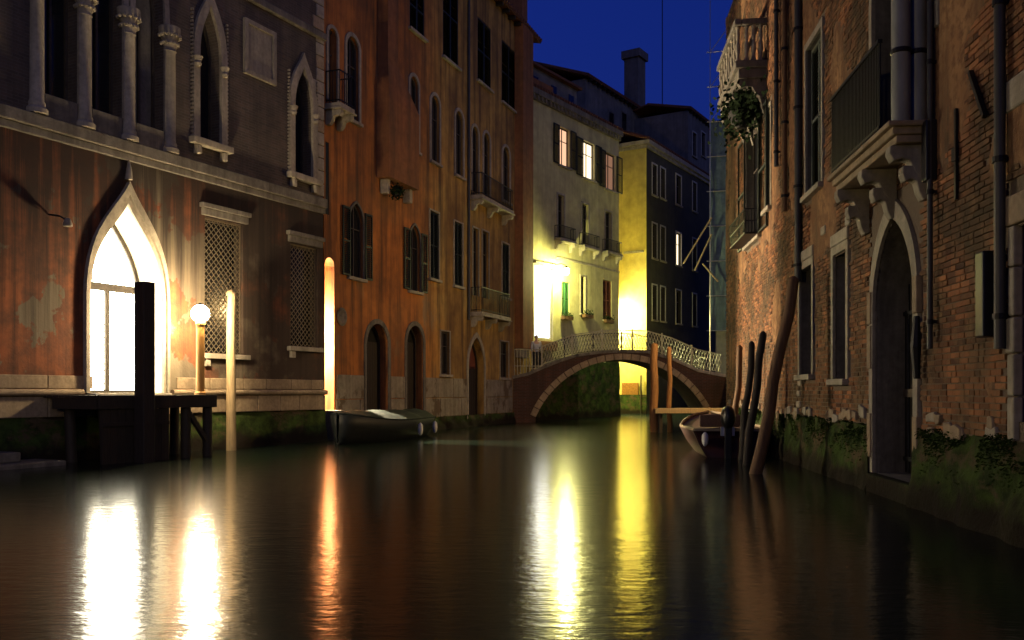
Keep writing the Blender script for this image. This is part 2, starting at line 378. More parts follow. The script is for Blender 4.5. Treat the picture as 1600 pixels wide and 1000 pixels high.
def window(F, root, holes, box, kind='rect', recess=.2, sill='stone', trim=None, tw=.1, pane='glass', frame='frame', shutters=None, smat='shutter', bars=True, rise=None):
    x0, x1, z0, z1 = opening(F, *box)
    poly = shape(kind, x0, x1, z0, z1, rise=rise); holes.append((poly, recess+.03))
    fw = .05; ins = shape(kind, x0+fw, x1-fw, z0+fw, z1-fw*1.3, rise=(rise*.95 if rise else None))
    mb = MB().ring(ins, poly, recess-.05, recess, closed=(kind != 'rect'))
    if kind == 'rect': mb.box(x0, x1, recess-.05, recess, z0, z0+fw)
    if bars and x1-x0 > .5:
        c = (x0+x1)/2; mb.box(c-.025, c+.025, recess-.045, recess-.005, z0+fw, z1-fw*1.4)
        zt = z0+(z1-z0)*.66; mb.box(x0+fw, c-.026, recess-.04, recess-.008, zt-.018, zt+.018); mb.box(c+.026, x1-fw, recess-.04, recess-.008, zt-.018, zt+.018)
    wn = mb.build('window', frame, root)
    MB().prism(shape(kind, x0+.01, x1-.01, z0+.01, z1-.012, rise=rise), recess+.004, recess+.02).build('pane', pane, wn)
    if sill: MB().box(x0-.12, x1+.12, -.13, .02, z0-.11, z0-.003).build('sill', sill, wn, bevel=.012)
    if trim:
        out = shape(kind, x0-tw, x1+tw, z0, z1+tw*(1.5 if kind == 'ogee' else 1.1), rise=((rise or {'rect':0,'arch':(x1-x0)/2,'pointed':(x1-x0)*.75,'ogee':(x1-x0)*1.05}[kind])+tw*.7) if kind != 'rect' else None)
        MB().ring(poly, out, -.045, .012).build('surround', trim, wn)
    if shutters == 'open':
        hw = (x1-x0)/2
        for a, b in ((x0-hw-.04, x0-.03), (x1+.03, x1+hw+.04)): slatted(a, b, -.10, -.05, z0, z1-(.25*(x1-x0) if kind != 'rect' else 0)).build('shutter', smat, wn)
    elif shutters == 'ajar':
        hw = (x1-x0)/2
        for xx, sg in ((x0+.02, -1), (x1-.02, 1)):
            a = MB().beam((xx, -.03, (z0+z1)/2-(z1-z0)*.48), (xx, -.03, (z0+z1)/2+(z1-z0)*.45), .04, .04)
            sh = slatted(0, hw, -.02, .02, z0+.02, z1-.05 if kind == 'rect' else z1-(x1-x0)*.5); an = R(62)
            sh.v = [(xx+sg*(x*math.cos(an)+yy*math.sin(an)), -.05-x*math.sin(an)+yy*math.cos(an), z) for x, yy, z in sh.v]
            sh.build('shutter', smat, wn)
    elif shutters == 'closed':
        c = (x0+x1)/2
        for a, b in ((x0+.01, c-.006), (c+.006, x1-.01)): slatted(a, b, recess-.13, recess-.07, z0+.01, z1-.02).build('shutter', smat, wn)
    return wn, (x0, x1, z0, z1)

def slatted(x0, x1, y0, y1, z0, z1):
    mb = MB(); st = .05
    mb.box(x0, x0+st, y0, y1, z0, z1).box(x1-st, x1, y0, y1, z0, z1)
    for z in (z0, (z0+z1)/2-.03, z1-.06): mb.box(x0+st, x1-st, y0, y1, z, z+.06)
    z = z0+.075
    while z < z1-.09:
        if abs(z-(z0+z1)/2) > .05: mb.quad((x0+st,y0+.004,z), (x1-st,y0+.004,z), (x1-st,y1-.004,z+.05), (x0+st,y1-.004,z+.05))
        z += .062
    return mb

def body(x0, x1, z1, depth, mat, parent, ends=True, name='side_wall'):
    mb = MB()
    mb.quad((x0,0.001,-1.5),(x0,depth,-1.5),(x0,depth,z1),(x0,0.001,z1)).quad((x1,depth,-1.5),(x1,0.001,-1.5),(x1,0.001,z1),(x1,depth,z1))
    mb.quad((x1,depth,-1.5),(x0,depth,-1.5),(x0,depth,z1),(x1,depth,z1)).quad((x0,0.001,z1),(x1,0.001,z1),(x1,depth,z1),(x0,depth,z1))
    return mb.build(name, mat, parent)

def roof(x0, x1, z, depth, rise, parent, over=.45):
    mb = MB(); th = .12
    a = [(-over, z), (depth/2, z+rise), (depth+over, z)]
    for i in range(2):
        (ya, za), (yb, zb) = a[i], a[i+1]
        mb.quad((x0-over,ya,za+th),(x1+over,ya,za+th),(x1+over,yb,zb+th),(x0-over,yb,zb+th))
        mb.quad((x0-over,yb,zb),(x1+over,yb,zb),(x1+over,ya,za),(x0-over,ya,za))
    mb.quad((x0-over,-over,z),(x1+over,-over,z),(x1+over,-over,z+th),(x0-over,-over,z+th))
    for x in (x0-over, x1+over):
        mb.quad((x,-over,z),(x,-over,z+th),(x,depth/2,z+rise+th),(x,depth+over,z+th),(x,depth+over,z),(x,depth/2,z+rise))
    n = int((x1-x0)/.28)
    rf = mb.build('roof', 'roof', parent)
    mb = MB()
    for k in range(n+1):
        x = x0-over+.1+k*(x1-x0+2*over-.2)/n
        mb.tube([(x,-over-.06,z+th+.01),(x,depth/2,z+rise+th+.01)], .09, 6)
    mb.build('cover_tiles', 'roof', rf)['kind'] = 'stuff'
    mb = MB()
    for k in range(int((x1-x0)/.8)): mb.box(x0+.3+k*.8, x0+.44+k*.8, -over+.05, 0, z-.16, z-.01)
    mb.build('rafter_ends', 'wood_dark', rf)['kind'] = 'stuff'
    return rf

def chimney(x, y, z0, z1, w, parent, mat):
    mb = MB().box(x-w/2, x+w/2, y-w/2, y+w/2, z0, z1).box(x-w*.68, x+w*.68, y-w*.68, y+w*.68, z1+.002, z1+.22).box(x-w*.5, x+w*.5, y-w*.5, y+w*.5, z1+.222, z1+.42)
    return mb.build('chimney', mat, parent)

def balcony(F, root, x0, x1, z, p, h, mat='iron', slab='stone', step=.12, brackets=3, thick=.14):
    b = MB().box(x0, x1, -p, -.003, z-thick, z).box(x0-.05, x1+.05, -p-.05, -.003, z-thick-.06, z-thick-.002).build('balcony', slab, root, bevel=.012)
    r = MB()
    for a, c in (((x0+.04,-p+.04),(x1-.04,-p+.04)), ((x0+.04,-p+.04),(x0+.04,-.02)), ((x1-.04,-p+.04),(x1-.04,-.02))):
        A = Vector((*a, 0)); C = Vector((*c, 0)); L = (C-A).length; n = max(2, int(L/step))
        for zz in (z+.08, z+h): r.beam(A+Vector((0,0,zz)), C+Vector((0,0,zz)), .035, .03)
        for k in range(n+1):
            q = A.lerp(C, k/n); r.beam((q.x,q.y,z+.001), (q.x,q.y,z+h), .018)
    r.build('railing', mat, b)
    for k in range(brackets):
        x = x0+.12+(x1-x0-.24)*k/(brackets-1)
        scroll(x, p, z-thick-.064).build('bracket', slab, b)
    return b

def scroll(x, p, z, wd=.16, h=.45):
    out = [(-.003, z), (-p*.98, z), (-p*1.0, z-.1), (-p*.9, z-.2), (-p*.68, z-.17), (-p*.5, z-.2), (-p*.4, z-.34), (-p*.25, z-.44), (-.003, z-h)]
    mb = MB(); n = len(out)
    mb.v = [(x-wd/2, y, zz) for y, zz in out]+[(x+wd/2, y, zz) for y, zz in out]
    mb.f = [tuple(range(n)), tuple(reversed(range(n, 2*n)))]+[(i, i+n, (i+1) % n+n, (i+1) % n) for i in range(n)]
    return mb

def globe(r, z=0, n=20):
    return [(r*math.sin(math.pi*k/10)+.0005, z-r*math.cos(math.pi*k/10)) for k in range(11)]

def wall_lantern(name, label, pos, wallpos, emitmat, r=.16, group=None):
    """bracket arm from the wall, cap, glass body"""
    e = empty(name, pos); P = Vector(wallpos)-Vector(pos)
    MB().lathe((0,0,0), [(r*.55,-r*1.2),(r*.8,-r*.6),(r,.2*r),(r*.75,r)], 14).build('lit_glass', emitmat, e, True)
    MB().lathe((0,0,0), [(r*1.25,r*1.02),(r*1.1,r*1.3),(r*.4,r*1.75),(.02,r*2.1)], 14).build('cap', 'iron', e)
    MB().tube([(0,0,r*2.0),(P.x*.35,P.y*.35,r*3.0),(P.x*.98,P.y*.98,r*2.6)], .022, 8).tube([(P.x*.98,P.y*.98,r*1.2),(P.x*.98,P.y*.98,r*3.6)], .03, 8).build('bracket', 'iron', e, True)
    return tag(e, label, 'street lamp', group)

# ================================================================== WATER
wat = MB(); wat.quad((-150,-60,0),(150,-60,0),(150,260,0),(-150,260,0)); struct(wat.build('canal_water', 'water'))
bed = MB(); bed.quad((-400,-300,-1.6),(400,-300,-1.6),(400,700,-1.6),(-400,700,-1.6)); struct(bed.build('canal_bed', 'moss'))

# ================================================================== PALACE A (left, gothic)
FA = Facade(0, 2100/115.1, 1525); A = FA.root('gothic_palace')
tag(A, 'grey brick gothic palace with glowing pointed water door and red plaster ground floor', 'building')
ax = lambda px: FA.at(px)[0]
aL, aR = -7.0, ax(505); zc = FA.at(270, 262)[1]
hl = []   # ground-floor wall holes
DREC = .8
dx0, dx1 = ax(139), ax(253); dz1 = FA.at(200, 318)[1]
dpoly = shape('ogee', dx0, dx1, 1.47, dz1, n=14, rise=2.35); hl.append((dpoly, DREC+.05))
# water door: emissive glazing behind a dark frame
door = MB(); din = shape('ogee', dx0+.07, dx1-.07, 1.54, dz1-.16, n=14, rise=2.28)
door.ring(din, dpoly, DREC-.07, DREC, closed=True)
zt = FA.at(180, 451, DREC)[1]; xm = FA.at(165, 500, DREC)[0]
door.box(dx0+.07, dx1-.07, DREC-.08, DREC, zt-.09, zt+.09).box(xm-.055, xm+.055, DREC-.075, DREC, 1.54, zt-.091)
door.box(xm+.95, xm+1.03, DREC-.075, DREC, 1.54, zt-.091)
door = door.build('water_door', 'wood_dark', A)
MB().prism(shape('ogee', dx0+.02, dx1-.02, 1.49, dz1-.06, n=14, rise=2.33), DREC+.01, DREC+.03).build('pane', 'door_glow', door)
g = MB()
k = dx0+.12
while k < dx1-.1:
    if abs(k-xm) > .08: g.box(k-.006, k+.006, DREC-.03, DREC-.018, 1.54, zt-.1)
    k += .155
zz = 1.7
while zz < zt-.8: g.box(dx0+.07, dx1-.07, DREC-.028, DREC-.019, zz-.006, zz+.006); zz += .155
for q in range(1, 9):
    xx = dx0+(dx1-dx0)*q/9; h = dz1-2.35+2.35*(1-abs(q-4.5)/4.5)*.62
    g.box(xx-.008, xx+.008, DREC-.03, DREC-.016, zt+.09, h)
g.build('glazing_bars', 'wood_dark', door)
# stone portal mouldings
o1 = shape('ogee', dx0-.08, dx1+.08, 1.47, dz1+.2, n=14, rise=2.5); o2 = shape('ogee', dx0-.15, dx1+.15, 1.47, dz1+.5, n=14, rise=2.78)
MB().ring(dpoly, o1, -.05, .02).build('portal_surround', 'stone', A)
MB().ring(o1, o2, -.12, .01).build('portal_hood', 'stone', A)
MB().tube([((dx0+dx1)/2,-.06,dz1+.55),((dx0+dx1)/2,-.07,dz1+.8),((dx0+dx1)/2,-.06,dz1+1.0)], [.09,.06,.015], 8).build('portal_finial', 'stone', A, True)
MB().box(dx0-.05, dx1+.05, -.3, DREC, 1.36, 1.468).build('threshold', 'stone', A, bevel=.015)
# grille windows
def grille_window(bx, lint, deep=.3):
    x0, x1, z0, z1 = opening(FA, *bx); hl.append((shape('rect', x0, x1, z0, z1), deep))
    fr = MB(); fr.ring(shape('rect', x0+.06, x1-.06, z0+.06, z1-.06), shape('rect', x0, x1, z0, z1), deep-.1, deep-.03)
    wn = fr.build('window', 'frame', A)
    MB().prism(shape('rect', x0+.005, x1-.005, z0+.005, z1-.005), deep-.02, deep-.005).build('pane', 'glass', wn)
    gm = MB(); st = .17; y = .11
    W, H_ = x1-x0, z1-z0
    for sg in (1, -1):
        c = -H_
        while c < W+H_:
            # line x = c + sg*z', clipped
            za, zb = 0, H_
            if sg == 1: za = max(0, -c); zb = min(H_, W-c)
            else: za = max(0, c-W); zb = min(H_, c)
            if zb-za > .03: gm.beam((x0+c+sg*za, y+sg*.006, z0+za), (x0+c+sg*zb, y+sg*.006, z0+zb), .016, .014, up=(0,1,0))
            c += st
    gm.ring(shape('rect', x0+.03, x1-.03, z0+.03, z1-.03), shape('rect', x0+.004, x1-.004, z0+.004, z1-.004), y-.02, y+.02)
    gm.build('grille', 'iron_worn', wn)
    if lint:
        MB().box(x0-.18, x1+.18, -.14, .02, z1+.22, z1+.34).box(x0-.12, x1+.12, -.09, .02, z1+.03, z1+.218).build('lintel', 'stone_dark', wn, bevel=.015)
    MB().box(x0-.15, x1+.15, -.14, .02, z0-.16, z0-.025).box(x0-.05, x0+.12, -.1, .02, z0-.36, z0-.162).build('sill', 'stone', wn, bevel=.015)
    return x0, x1, z0, z1
grille_window((320, 345, 380, 552), True); grille_window((454, 384, 497, 541), True)
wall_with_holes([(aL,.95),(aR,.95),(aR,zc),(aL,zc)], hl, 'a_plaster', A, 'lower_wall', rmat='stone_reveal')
# upper floor
hu = []; zs = zc+.32; zcap = FA.at(265, 45)[1]; ztop = 15.5
def ocol(x, r, z0, z1):
    cmb = MB().lathe((x, -.02, z0), [(r*1.5,0),(r*1.5,.1),(r*1.15,.16),(r*1.2,.22),(r,.28),(r*.93,z1-z0-.62),(r*1.12,z1-z0-.58),(r*.95,z1-z0-.54)], 18)
    c = cmb.build('column', 'stone', A, True)
    cp = MB()
    cp.lathe((x,-.02,z1-.54), [(r,0),(r*1.25,.14),(r*1.1,.18),(r*1.6,.36),(r*1.75,.42),(r*1.75,.54)], 12)
    for k in range(12):
        a = k*math.pi/6
        for zz, rr in ((.14,1.25),(.33,1.6)): cp.blob((x+math.cos(a)*r*rr,-.02+math.sin(a)*r*rr,z1-.54+zz), .055, k, 1, .3)
    cp.build('capital', 'stone', c, True)
cols = [ax(56), ax(131), ax(200), ax(264)]
for i in range(3):
    x0, x1 = cols[i]+.16, cols[i+1]-.16
    poly = shape('ogee', x0, x1, zs+.5, zcap+2.0, n=10, rise=2.0); hu.append((poly, .42))
    wn = MB().ring(shape('ogee', x0+.06, x1-.06, zs+.56, zcap+1.85, n=10, rise=1.9), poly, .32, .38, closed=True).box((x0+x1)/2-.03,(x0+x1)/2+.03,.33,.37,zs+.56,zcap).build('window', 'frame', A)
    MB().prism(shape('ogee', x0+.01, x1-.01, zs+.51, zcap+1.97, n=10, rise=1.98), .385, .4).build('pane', 'glass' if i < 2 else 'stone_dark', wn)
    MB().ring(poly, shape('ogee', x0-.14, x1+.14, zs+.5, zcap+2.35, n=10, rise=2.3), -.06, .015).build('surround', 'stone', wn)
    MB().box(x0+.02, x1-.02, -.05, .25, zs+.002, zs+.5).build('parapet_panel', 'stone_dark', wn, bevel=.02)
for x in cols: ocol(x, .15, zs, zcap)
for bx, rise in (((309, 8, 343, 222), 1.5), ((458, 105, 486, 275), 1.3)):
    x0, x1, z0, z1 = opening(FA, *bx); poly = shape('ogee', x0, x1, z0, z1, n=10, rise=rise); hu.append((poly, .4))
    wn = MB().ring(shape('ogee', x0+.05, x1-.05, z0+.05, z1-.14, n=10, rise=rise*.95), poly, .3, .36, closed=True).box((x0+x1)/2-.03,(x0+x1)/2+.03,.31,.35,z0+.05,z1-.5).build('window', 'frame', A)
    MB().prism(shape('ogee', x0+.01, x1-.01, z0+.01, z1-.03, n=10, rise=rise), .365, .38).build('pane', 'glass', wn)
    MB().ring(poly, shape('ogee', x0-.2, x1+.2, z0, z1+.42, n=10, rise=rise+.35), -.09, .015).build('surround', 'stone', wn)
    MB().box(x0-.3, x1+.3, -.22, .02, z0-.18, z0-.003).build('sill', 'stone', wn, bevel=.02)
    for xx in (x0-.12, x1+.02): MB().box(xx-.02, xx+.12, -.17, .02, z0-.42, z0-.183).build('bracket', 'stone', wn, bevel=.03)
    dm = MB(); zz = z0
    while zz < z1-.3:
        for xx in (x0-.24, x1+.205): dm.box(xx, xx+.035, -.075, .01, zz, zz+.05)
        zz += .1
    dm.build('dentil_edge', 'stone', wn)
    for xx in (x0-.09, x1+.09): MB().lathe((xx,-.1,z1-rise-.25), [(.07,0),(.1,.08),(.08,.12),(.13,.25)], 10).build('capital', 'stone', wn, True)
wall_with_holes([(aL,zc+.3),(aR,zc+.3),(aR,ztop),(aL,ztop)], hu, 'a_brick', A, 'upper_wall')
MB().box(aL, aR+.02, -.16, .02, zc+.03, zc+.30).box(aL, aR+.02, -.08, .02, zc-.14, zc+.028).build('string_course', 'stone_dark', A, bevel=.02)
zq = FA.at(440, 30)[1]; MB().box(ax(292), aR+.02, -.14, .02, zq, zq+.2).build('upper_string_course', 'stone_dark', A, bevel=.02)
x0, x1, z0, z1 = opening(FA, 385, 47, 424, 117)
pl = MB().prism([(x0,z0),(x1,z0),(x1,z1),(x0,z1)], -.03, .01).build('blank_panel', 'stone', A)
MB().ring(shape('rect', x0+.002, x1-.002, z0, z1), shape('rect', x0-.13, x1+.13, z0-.12, z1+.13), -.09, .01).box(x0-.13, x1+.13, -.088, .012, z0-.13, z0).build('panel_frame', 'stone', pl, bevel=.01)
# quoins at the far corner
z = zc+.4
while z < ztop:
    wq = random.choice((.34,.5)); MB().box(aR-wq, aR+.02, -.03, .3, z, z+.36).build('quoin', random.choice(('stone','stone_warm')), A, bevel=.02); z += .385
# base: stone blocks, moulding, mossy footing
def block_course(z0, z1, x0, x1, lo, hi, mat, root, y=-.06, skip=None):
    x = x0
    while x < x1-.05:
        L = min(random.uniform(lo, hi), x1-x)
        if not (skip and skip[0] < x+L/2 < skip[1]):
            MB().box(x+.008, x+L-.008, y-random.uniform(0,.02), .05, z0+.006, z1-.006).build('stone_block', mat, root, bevel=.018)
        x += L
block_course(.95, 1.40, aL, aR, .55, 1.15, 'stone_warm', A, -.09)
block_course(1.56, 1.86, aL, aR, .7, 1.3, 'stone_warm', A, -.02, skip=(dx0-.35, dx1+.35))
for a, b in ((aL, dx0-.23), (dx1+.23, aR+.02)):
    MB().tube([(a,-.10,1.48),(b,-.10,1.48)], .075, 12).box(a, b, -.10, .02, 1.42, 1.54).build('torus_moulding', 'stone_warm', A, True)
def footing(x0, x1, root, ztop, out=.22, name='mossy_footing', seed=0):
    mb = MB(); nx = int((x1-x0)/.12); nz = 14
    for j in range(nz+1):
        z = -1.2+(ztop+1.2)*j/nz
        for i in range(nx+1):
            x = x0+(x1-x0)*i/nx
            d = noise.fractal(Vector((x*1.6, z*2.6, seed)), 1, 2, 5)*.13
            mb.v.append((x, -out*(1-(z+.3)/(ztop+.3))-.035+d*.6, z+(.12*noise.noise(Vector((x*1.3, 7, seed))) if j == nz else 0)))
    for j in range(nz):
        for i in range(nx):
            a = j*(nx+1)+i; mb.f.append((a, a+1, a+nx+2, a+nx+1))
    n = len(mb.v)
    for i in range(nx+1): mb.v.append((x0+(x1-x0)*i/nx, .1, ztop))
    for i in range(nx): mb.f.append((nz*(nx+1)+i, nz*(nx+1)+i+1, n+i+1, n+i))
    return mb.build(name, 'moss', root, True)
footing(aL, aR, A, .95, seed=1)
body(aL, aR, ztop, 9, 'a_brick', A)
roof(aL, aR, ztop, 9, 2.2, A)
# small unlit spotlight on the plaster
sx, sz = FA.at(76, 335); e = FA.root('wall_spotlight'); e.location = FA.w(sx, 0, sz)
tag(e, 'small unlit spotlight on a bracket left of the glowing pointed door', 'spotlight')
MB().tube([(0,.0,0),(.12,-.2,-.03),(.25,-.28,-.12)], .02, 8).build('arm', 'iron', e); MB().lathe((.25,-.28,-.24), [(.09,0),(.1,.05),(.06,.16),(.03,.18)], 12).build('lamp_head', 'stone', e, True)
# water steps at far left
ws = FA.root('water_steps'); tag(ws, 'worn stone water steps at the far left edge below the palace', 'steps')
xe = FA.at(92, 730, -.9)[0]
MB().box(-4, xe, -1.15, -.1, -.5, .10).build('step', 'stone_dark', ws, bevel=.03); MB().box(-4, xe-.75, -.8, -.1, .102, .30).build('step', 'stone_dark', ws, bevel=.03); MB().box(-4, xe-1.4, -.55, -.1, .302, .52).build('step', 'stone_dark', ws, bevel=.03)

# ------------------------------------------------------------------ jetty in front of the door
JP = 1.75
J = FA.root('landing_stage'); tag(J, 'dark timber landing stage on piles before the glowing door', 'jetty')
jx0, jx1 = FA.at(150, 620, -JP)[0], FA.at(338, 620, -JP)[0]
nP = int(JP/.19)
for k in range(nP): MB().box(jx0, jx1, -JP+k*JP/nP+.006, -JP+(k+1)*JP/nP-.006, 1.375, 1.425).build('deck_plank', 'wood_dark', J)
MB().box(jx0+.03, jx1-.03, -JP-.06, -JP-.003, 1.14, 1.43).build('front_beam', 'wood_dark', J, bevel=.01)
MB().box(jx0+.02, jx0+.1, -JP+.02, -.35, 1.14, 1.37).build('side_beam', 'wood_dark', J); MB().box(jx1-.1, jx1-.02, -JP+.02, -.35, 1.14, 1.37).build('side_beam', 'wood_dark', J)
for px in (168, 262, 296, 330):
    xp = FA.at(px, 700, -JP)[0]
    for y in (-JP+.12, -.55):
        lean = .12 if px < 200 else 0
        MB().tube([(xp+lean,y,-1.3),(xp,y,1.37)], .11, 10).build('pile', 'wood_dark', J, True)
xa, xb = FA.at(160, 700, -JP)[0], FA.at(263, 700, -JP)[0]
n = 9
for k in range(n): 
    MB().box(xa+(xb-xa)*k/n+.004, xa+(xb-xa)*(k+1)/n-.004, -JP+.0, -JP+.04, -.8, 1.13).build('skirt_board', 'wood_dark', J)
MB().box(xa, xb, -JP-.05, -JP-.002, .78, .86).build('skirt_rail', 'wood_dark', J)
xc, xd = FA.at(296, 700, -JP)[0], FA.at(330, 700, -JP)[0]
MB().beam((xc, -JP+.1, 1.1), (xd, -JP+.1, .3), .1).build('brace', 'wood_dark', J)
# tall square post
def post(name, label, F, px, py0, off, r, mat, square=False, base=-1.3, lean=(0,0), cat='mooring post', group=None, cap=None):
    x, z1 = F.at(px, py0, -off); p = F.w(x, -off, 0); e = empty(name, (p.x, p.y, 0), F.rz)
    if square: MB().box(-r, r, -r, r, base, z1).build('shaft', mat, e, bevel=.02)
    else:
        n = 7; pts = []; rs = []
        for k in range(n+1):
            t_ = k/n; pts.append((lean[0]*t_+.02*math.sin(k*1.7+px), lean[1]*t_+.02*math.cos(k*2.1), base+(z1-base)*t_)); rs.append(r*(1.12-.22*t_))
        MB().tube(pts, rs, 12).build('shaft', mat, e, True)
    if cap: MB().lathe((lean[0],lean[1],z1), [(r*1.1,-.04),(r*1.1,.02),(r*.6,.1),(.01,.13)], 12).build('cap', cap, e, True)
    return tag(e, label, cat, group)
post('mooring_post', 'tall dark square post standing before the glowing door', FA, 226, 441, JP+.22, .15, 'wood_dark', square=True)
post('mooring_pole', 'pale wooden mooring pole just right of the lit dock lamp', FA, 361, 460, .75, .12, 'wood_pole', cap='wood_pole')
# dock lamp
lx, lz = FA.at(313, 490, -1.15); lp = FA.w(lx, -1.15, 1.425); DL = empty('dock_lamp', lp)
tag(DL, 'lit globe lamp on an amber post standing on the landing stage', 'lamp')
h = lz-1.425
MB().lathe((0,0,0), [(.13,0),(.13,.05),(.1,.08),(.095,h-.28),(.12,h-.26),(.12,h-.2)], 14).build('post', 'wood_amber', DL, True)
MB().lathe((0,0,h), globe(.21), 20).build('globe', 'lamp', DL, True)
MB().lathe((0,0,h+.17), [(.09,0),(.07,.05),(.02,.09)], 12).build('cap', 'iron', DL, True)
# a second dock lamp of the same kind, left of the camera and out of frame
n2 = copy_tree(DL); n2.location = (-6.2, 3.2, 1.3); tag(n2, 'lit globe lamp on a post left of the viewer, outside the picture', 'lamp')
for ch in n2.children:
    if ch.name.startswith('globe'): ch.data = ch.data.copy(); ch.data.materials[0] = M['lamp_off']
q2 = MB().tube([(0,0,-2.6),(0,0,.02)], .13, 12).build('pile', 'wood_dark', n2, True)

# ================================================================== PALACE B (orange)
KB = .0926; FB = Facade(522, 2100/(KB*(1323-522)), 1323); B = FB.root('orange_palace')
tag(B, 'tall orange plastered palace with rows of dark arched windows', 'building')
bx = lambda px: FB.at(px)[0]
bL, bR = bx(506), bx(830); zB = FB.at(800, 32)[1]; hb = []
# covered passage
poly = shape('arch', bx(507.5), bx(522), .92, FB.at(514, 402)[1], n=8); hb.append((poly, .6))
px0_, px1_ = bx(507.5), bx(522)
win = lambda b_, **k: window(FB, B, hb, b_, **{'recess': .14, **k})
for b_ in ((640,-25,663,52), (692,-45,716,97), (746,35,767,133), (784,72,806,167)): win(b_, shutters='closed', sill='stone', trim=None)
for b_ in ((541,58,560,188), (640,120,653,235), (673,150,686,254), (711,174,723,275), (785,230,796,315)): win(b_, kind='arch', trim='stone', tw=.12)
win((512,45,526,160), kind='arch', trim='stone', tw=.1, sill=None)
for b_ in ((737,198,747,300), (755,208,765,306)): win(b_, kind='arch', trim='stone', tw=.11, sill=None)
for b_ in ((545,318,567,434), (639,352,656,455)): win(b_, kind='pointed', trim='stone_dark', tw=.08, shutters='open', sill='stone')
for b_ in ((671,331,685,436), (709,348,722,447), (784,381,795,465)): win(b_, trim='stone', tw=.06, sill='stone', shutters='closed')
for b_ in ((738,357,747,462), (753,362,763,466)): win(b_, trim='stone', tw=.06, sill=None)
win((508.5,222,514,335), sill=None, shutters='closed')
for b_ in ((688,518,702,585), (781,534,794,590)): win(b_, trim='stone', tw=.05)
for b_, kd in (((572,506,606,668), 'arch'), ((635,509,661,668), 'arch')):
    x0, x1, z0, z1 = opening(FB, *b_); z0 = .35; poly = shape(kd, x0, x1, z0, z1); hb.append((poly, .42))
    dr = MB().ring(shape(kd, x0+.06, x1-.06, z0+.05, z1-.08), poly, .3, .38, closed=True).build('water_gate', 'wood_dark', B)
    c = (x0+x1)/2
    for a, b2 in ((x0+.05, c-.01), (c+.01, x1-.05)):
        for k in range(4): MB().box(a+(b2-a)*k/4+.004, a+(b2-a)*(k+1)/4-.004, .385, .405, z0, z1-.6).build('plank', 'wood_dark', dr)
    MB().prism(shape(kd, x0+.01, x1-.01, z0, z1-.03), .408, .416).build('backing', 'dark', dr)
    MB().ring(poly, shape(kd, x0-.16, x1+.16, z0, z1+.17, rise=(x1-x0)/2+.15), -.04, .012).build('surround', 'stone_dark', dr)
x0, x1, z0, z1 = opening(FB, 731, 527, 756, 668); z0 = -.3; poly = shape('pointed', x0, x1, z0, z1); hb.append((poly, .46))
dr = MB().ring(shape('pointed', x0+.06, x1-.06, z0+.05, z1-.12), poly, .3, .38, closed=True).build('water_gate', 'wood_dark', B)
MB().prism(shape('pointed', x0+.01, x1-.01, 2.6, z1-.03), .385, .4).build('fanlight', 'shutter_red', dr)
for k in range(8): MB().box(x0+.05+(x1-x0-.1)*k/8+.01, x0+.05+(x1-x0-.1)*(k+1)/8-.01, .385, .405, z0, 2.59).build('plank', 'wood_dark', dr)
MB().prism([(x0,z0),(x1,z0),(x1,2.6),(x0,2.6)], .408, .416).build('backing', 'dark', dr)
MB().ring(poly, shape('pointed', x0-.15, x1+.15, z0, z1+.22, rise=(x1-x0)*.75+.18), -.05, .012).build('surround', 'stone', dr)
wall_with_holes([(bL,.3),(bR,.3),(bR,zB),(bL,zB)], hb, 'b_plaster', B)
body(bx(522)+.02, bR, zB, 8, 'b_plaster', B)
# passage tube behind the arch
pm = MB(); pz = FB.at(514, 402)[1]+.02
pm.quad((px1_,.6,.6),(px1_,6,.6),(px1_,6,pz),(px1_,.6,pz)).quad((px0_,6,.6),(px0_,.6,.6),(px0_,.6,pz),(px0_,6,pz)).quad((px0_,.6,pz),(px1_,.6,pz),(px1_,6,pz),(px0_,6,pz)).quad((px0_,6,.6),(px1_,6,.6),(px1_,6,pz),(px0_,6,pz))
pm.build('passage', 'passage', B)
MB().box(px0_+.003, px1_-.003, -.35, 6, -1.3, .915).build('passage_floor', 'stone_dark', B)
q = FB.w(px0_+.25, 1.5, 3.4); wall_lantern('passage_lantern', 'lit lantern inside the covered passage between palace and orange building', q, FB.w(px0_+.02, 1.5, 3.4), 'lamp_alley', .11)
# eaves, roof
rfb = roof(bx(522), bR, zB, 8, .9, B, .4)
chimney(FB.at(811, 0, .2)[0], .3, zB+.1, FB.at(811, -60, .3)[1], .8, rfb, 'b_breast')
# chimney breasts
x0, x1 = bx(588), bx(636); zt_ = FB.at(612, 168)[1]; zb_ = FB.at(612, 288)[1]
cb = MB().box(x0, x1, -.5, -.003, zb_, zt_).build('chimney_breast', 'b_breast', B)
sm = MB(); x2, x3 = x0+.1, x0+.85
sm.v = [(x0,-.5,zt_+.002),(x1,-.5,zt_+.002),(x1,-.003,zt_+.002),(x0,-.003,zt_+.002),(x2,-.4,zt_+1.3),(x3,-.4,zt_+1.3),(x3,-.003,zt_+1.3),(x2,-.003,zt_+1.3)]
sm.f = [(0,1,5,4),(1,2,6,5),(2,3,7,6),(3,0,4,7),(4,5,6,7)]; sm.build('shoulder', 'b_breast', cb)
MB().box(x2, x3, -.4, -.003, zt_+1.302, zB-.05).build('flue', 'b_breast', cb)
for xx in (x0+.25, x1-.35): MB().prism([(xx,zb_-.002),(xx,zb_-.5),(xx+.22,zb_-.5),(xx+.22,zb_-.002)], -.3, -.003).build('corbel', 'stone', cb, bevel=.03)
x0, x1 = bx(804), bx(820); zt_ = FB.at(812, 300)[1]; zb_ = FB.at(812, 545)[1]
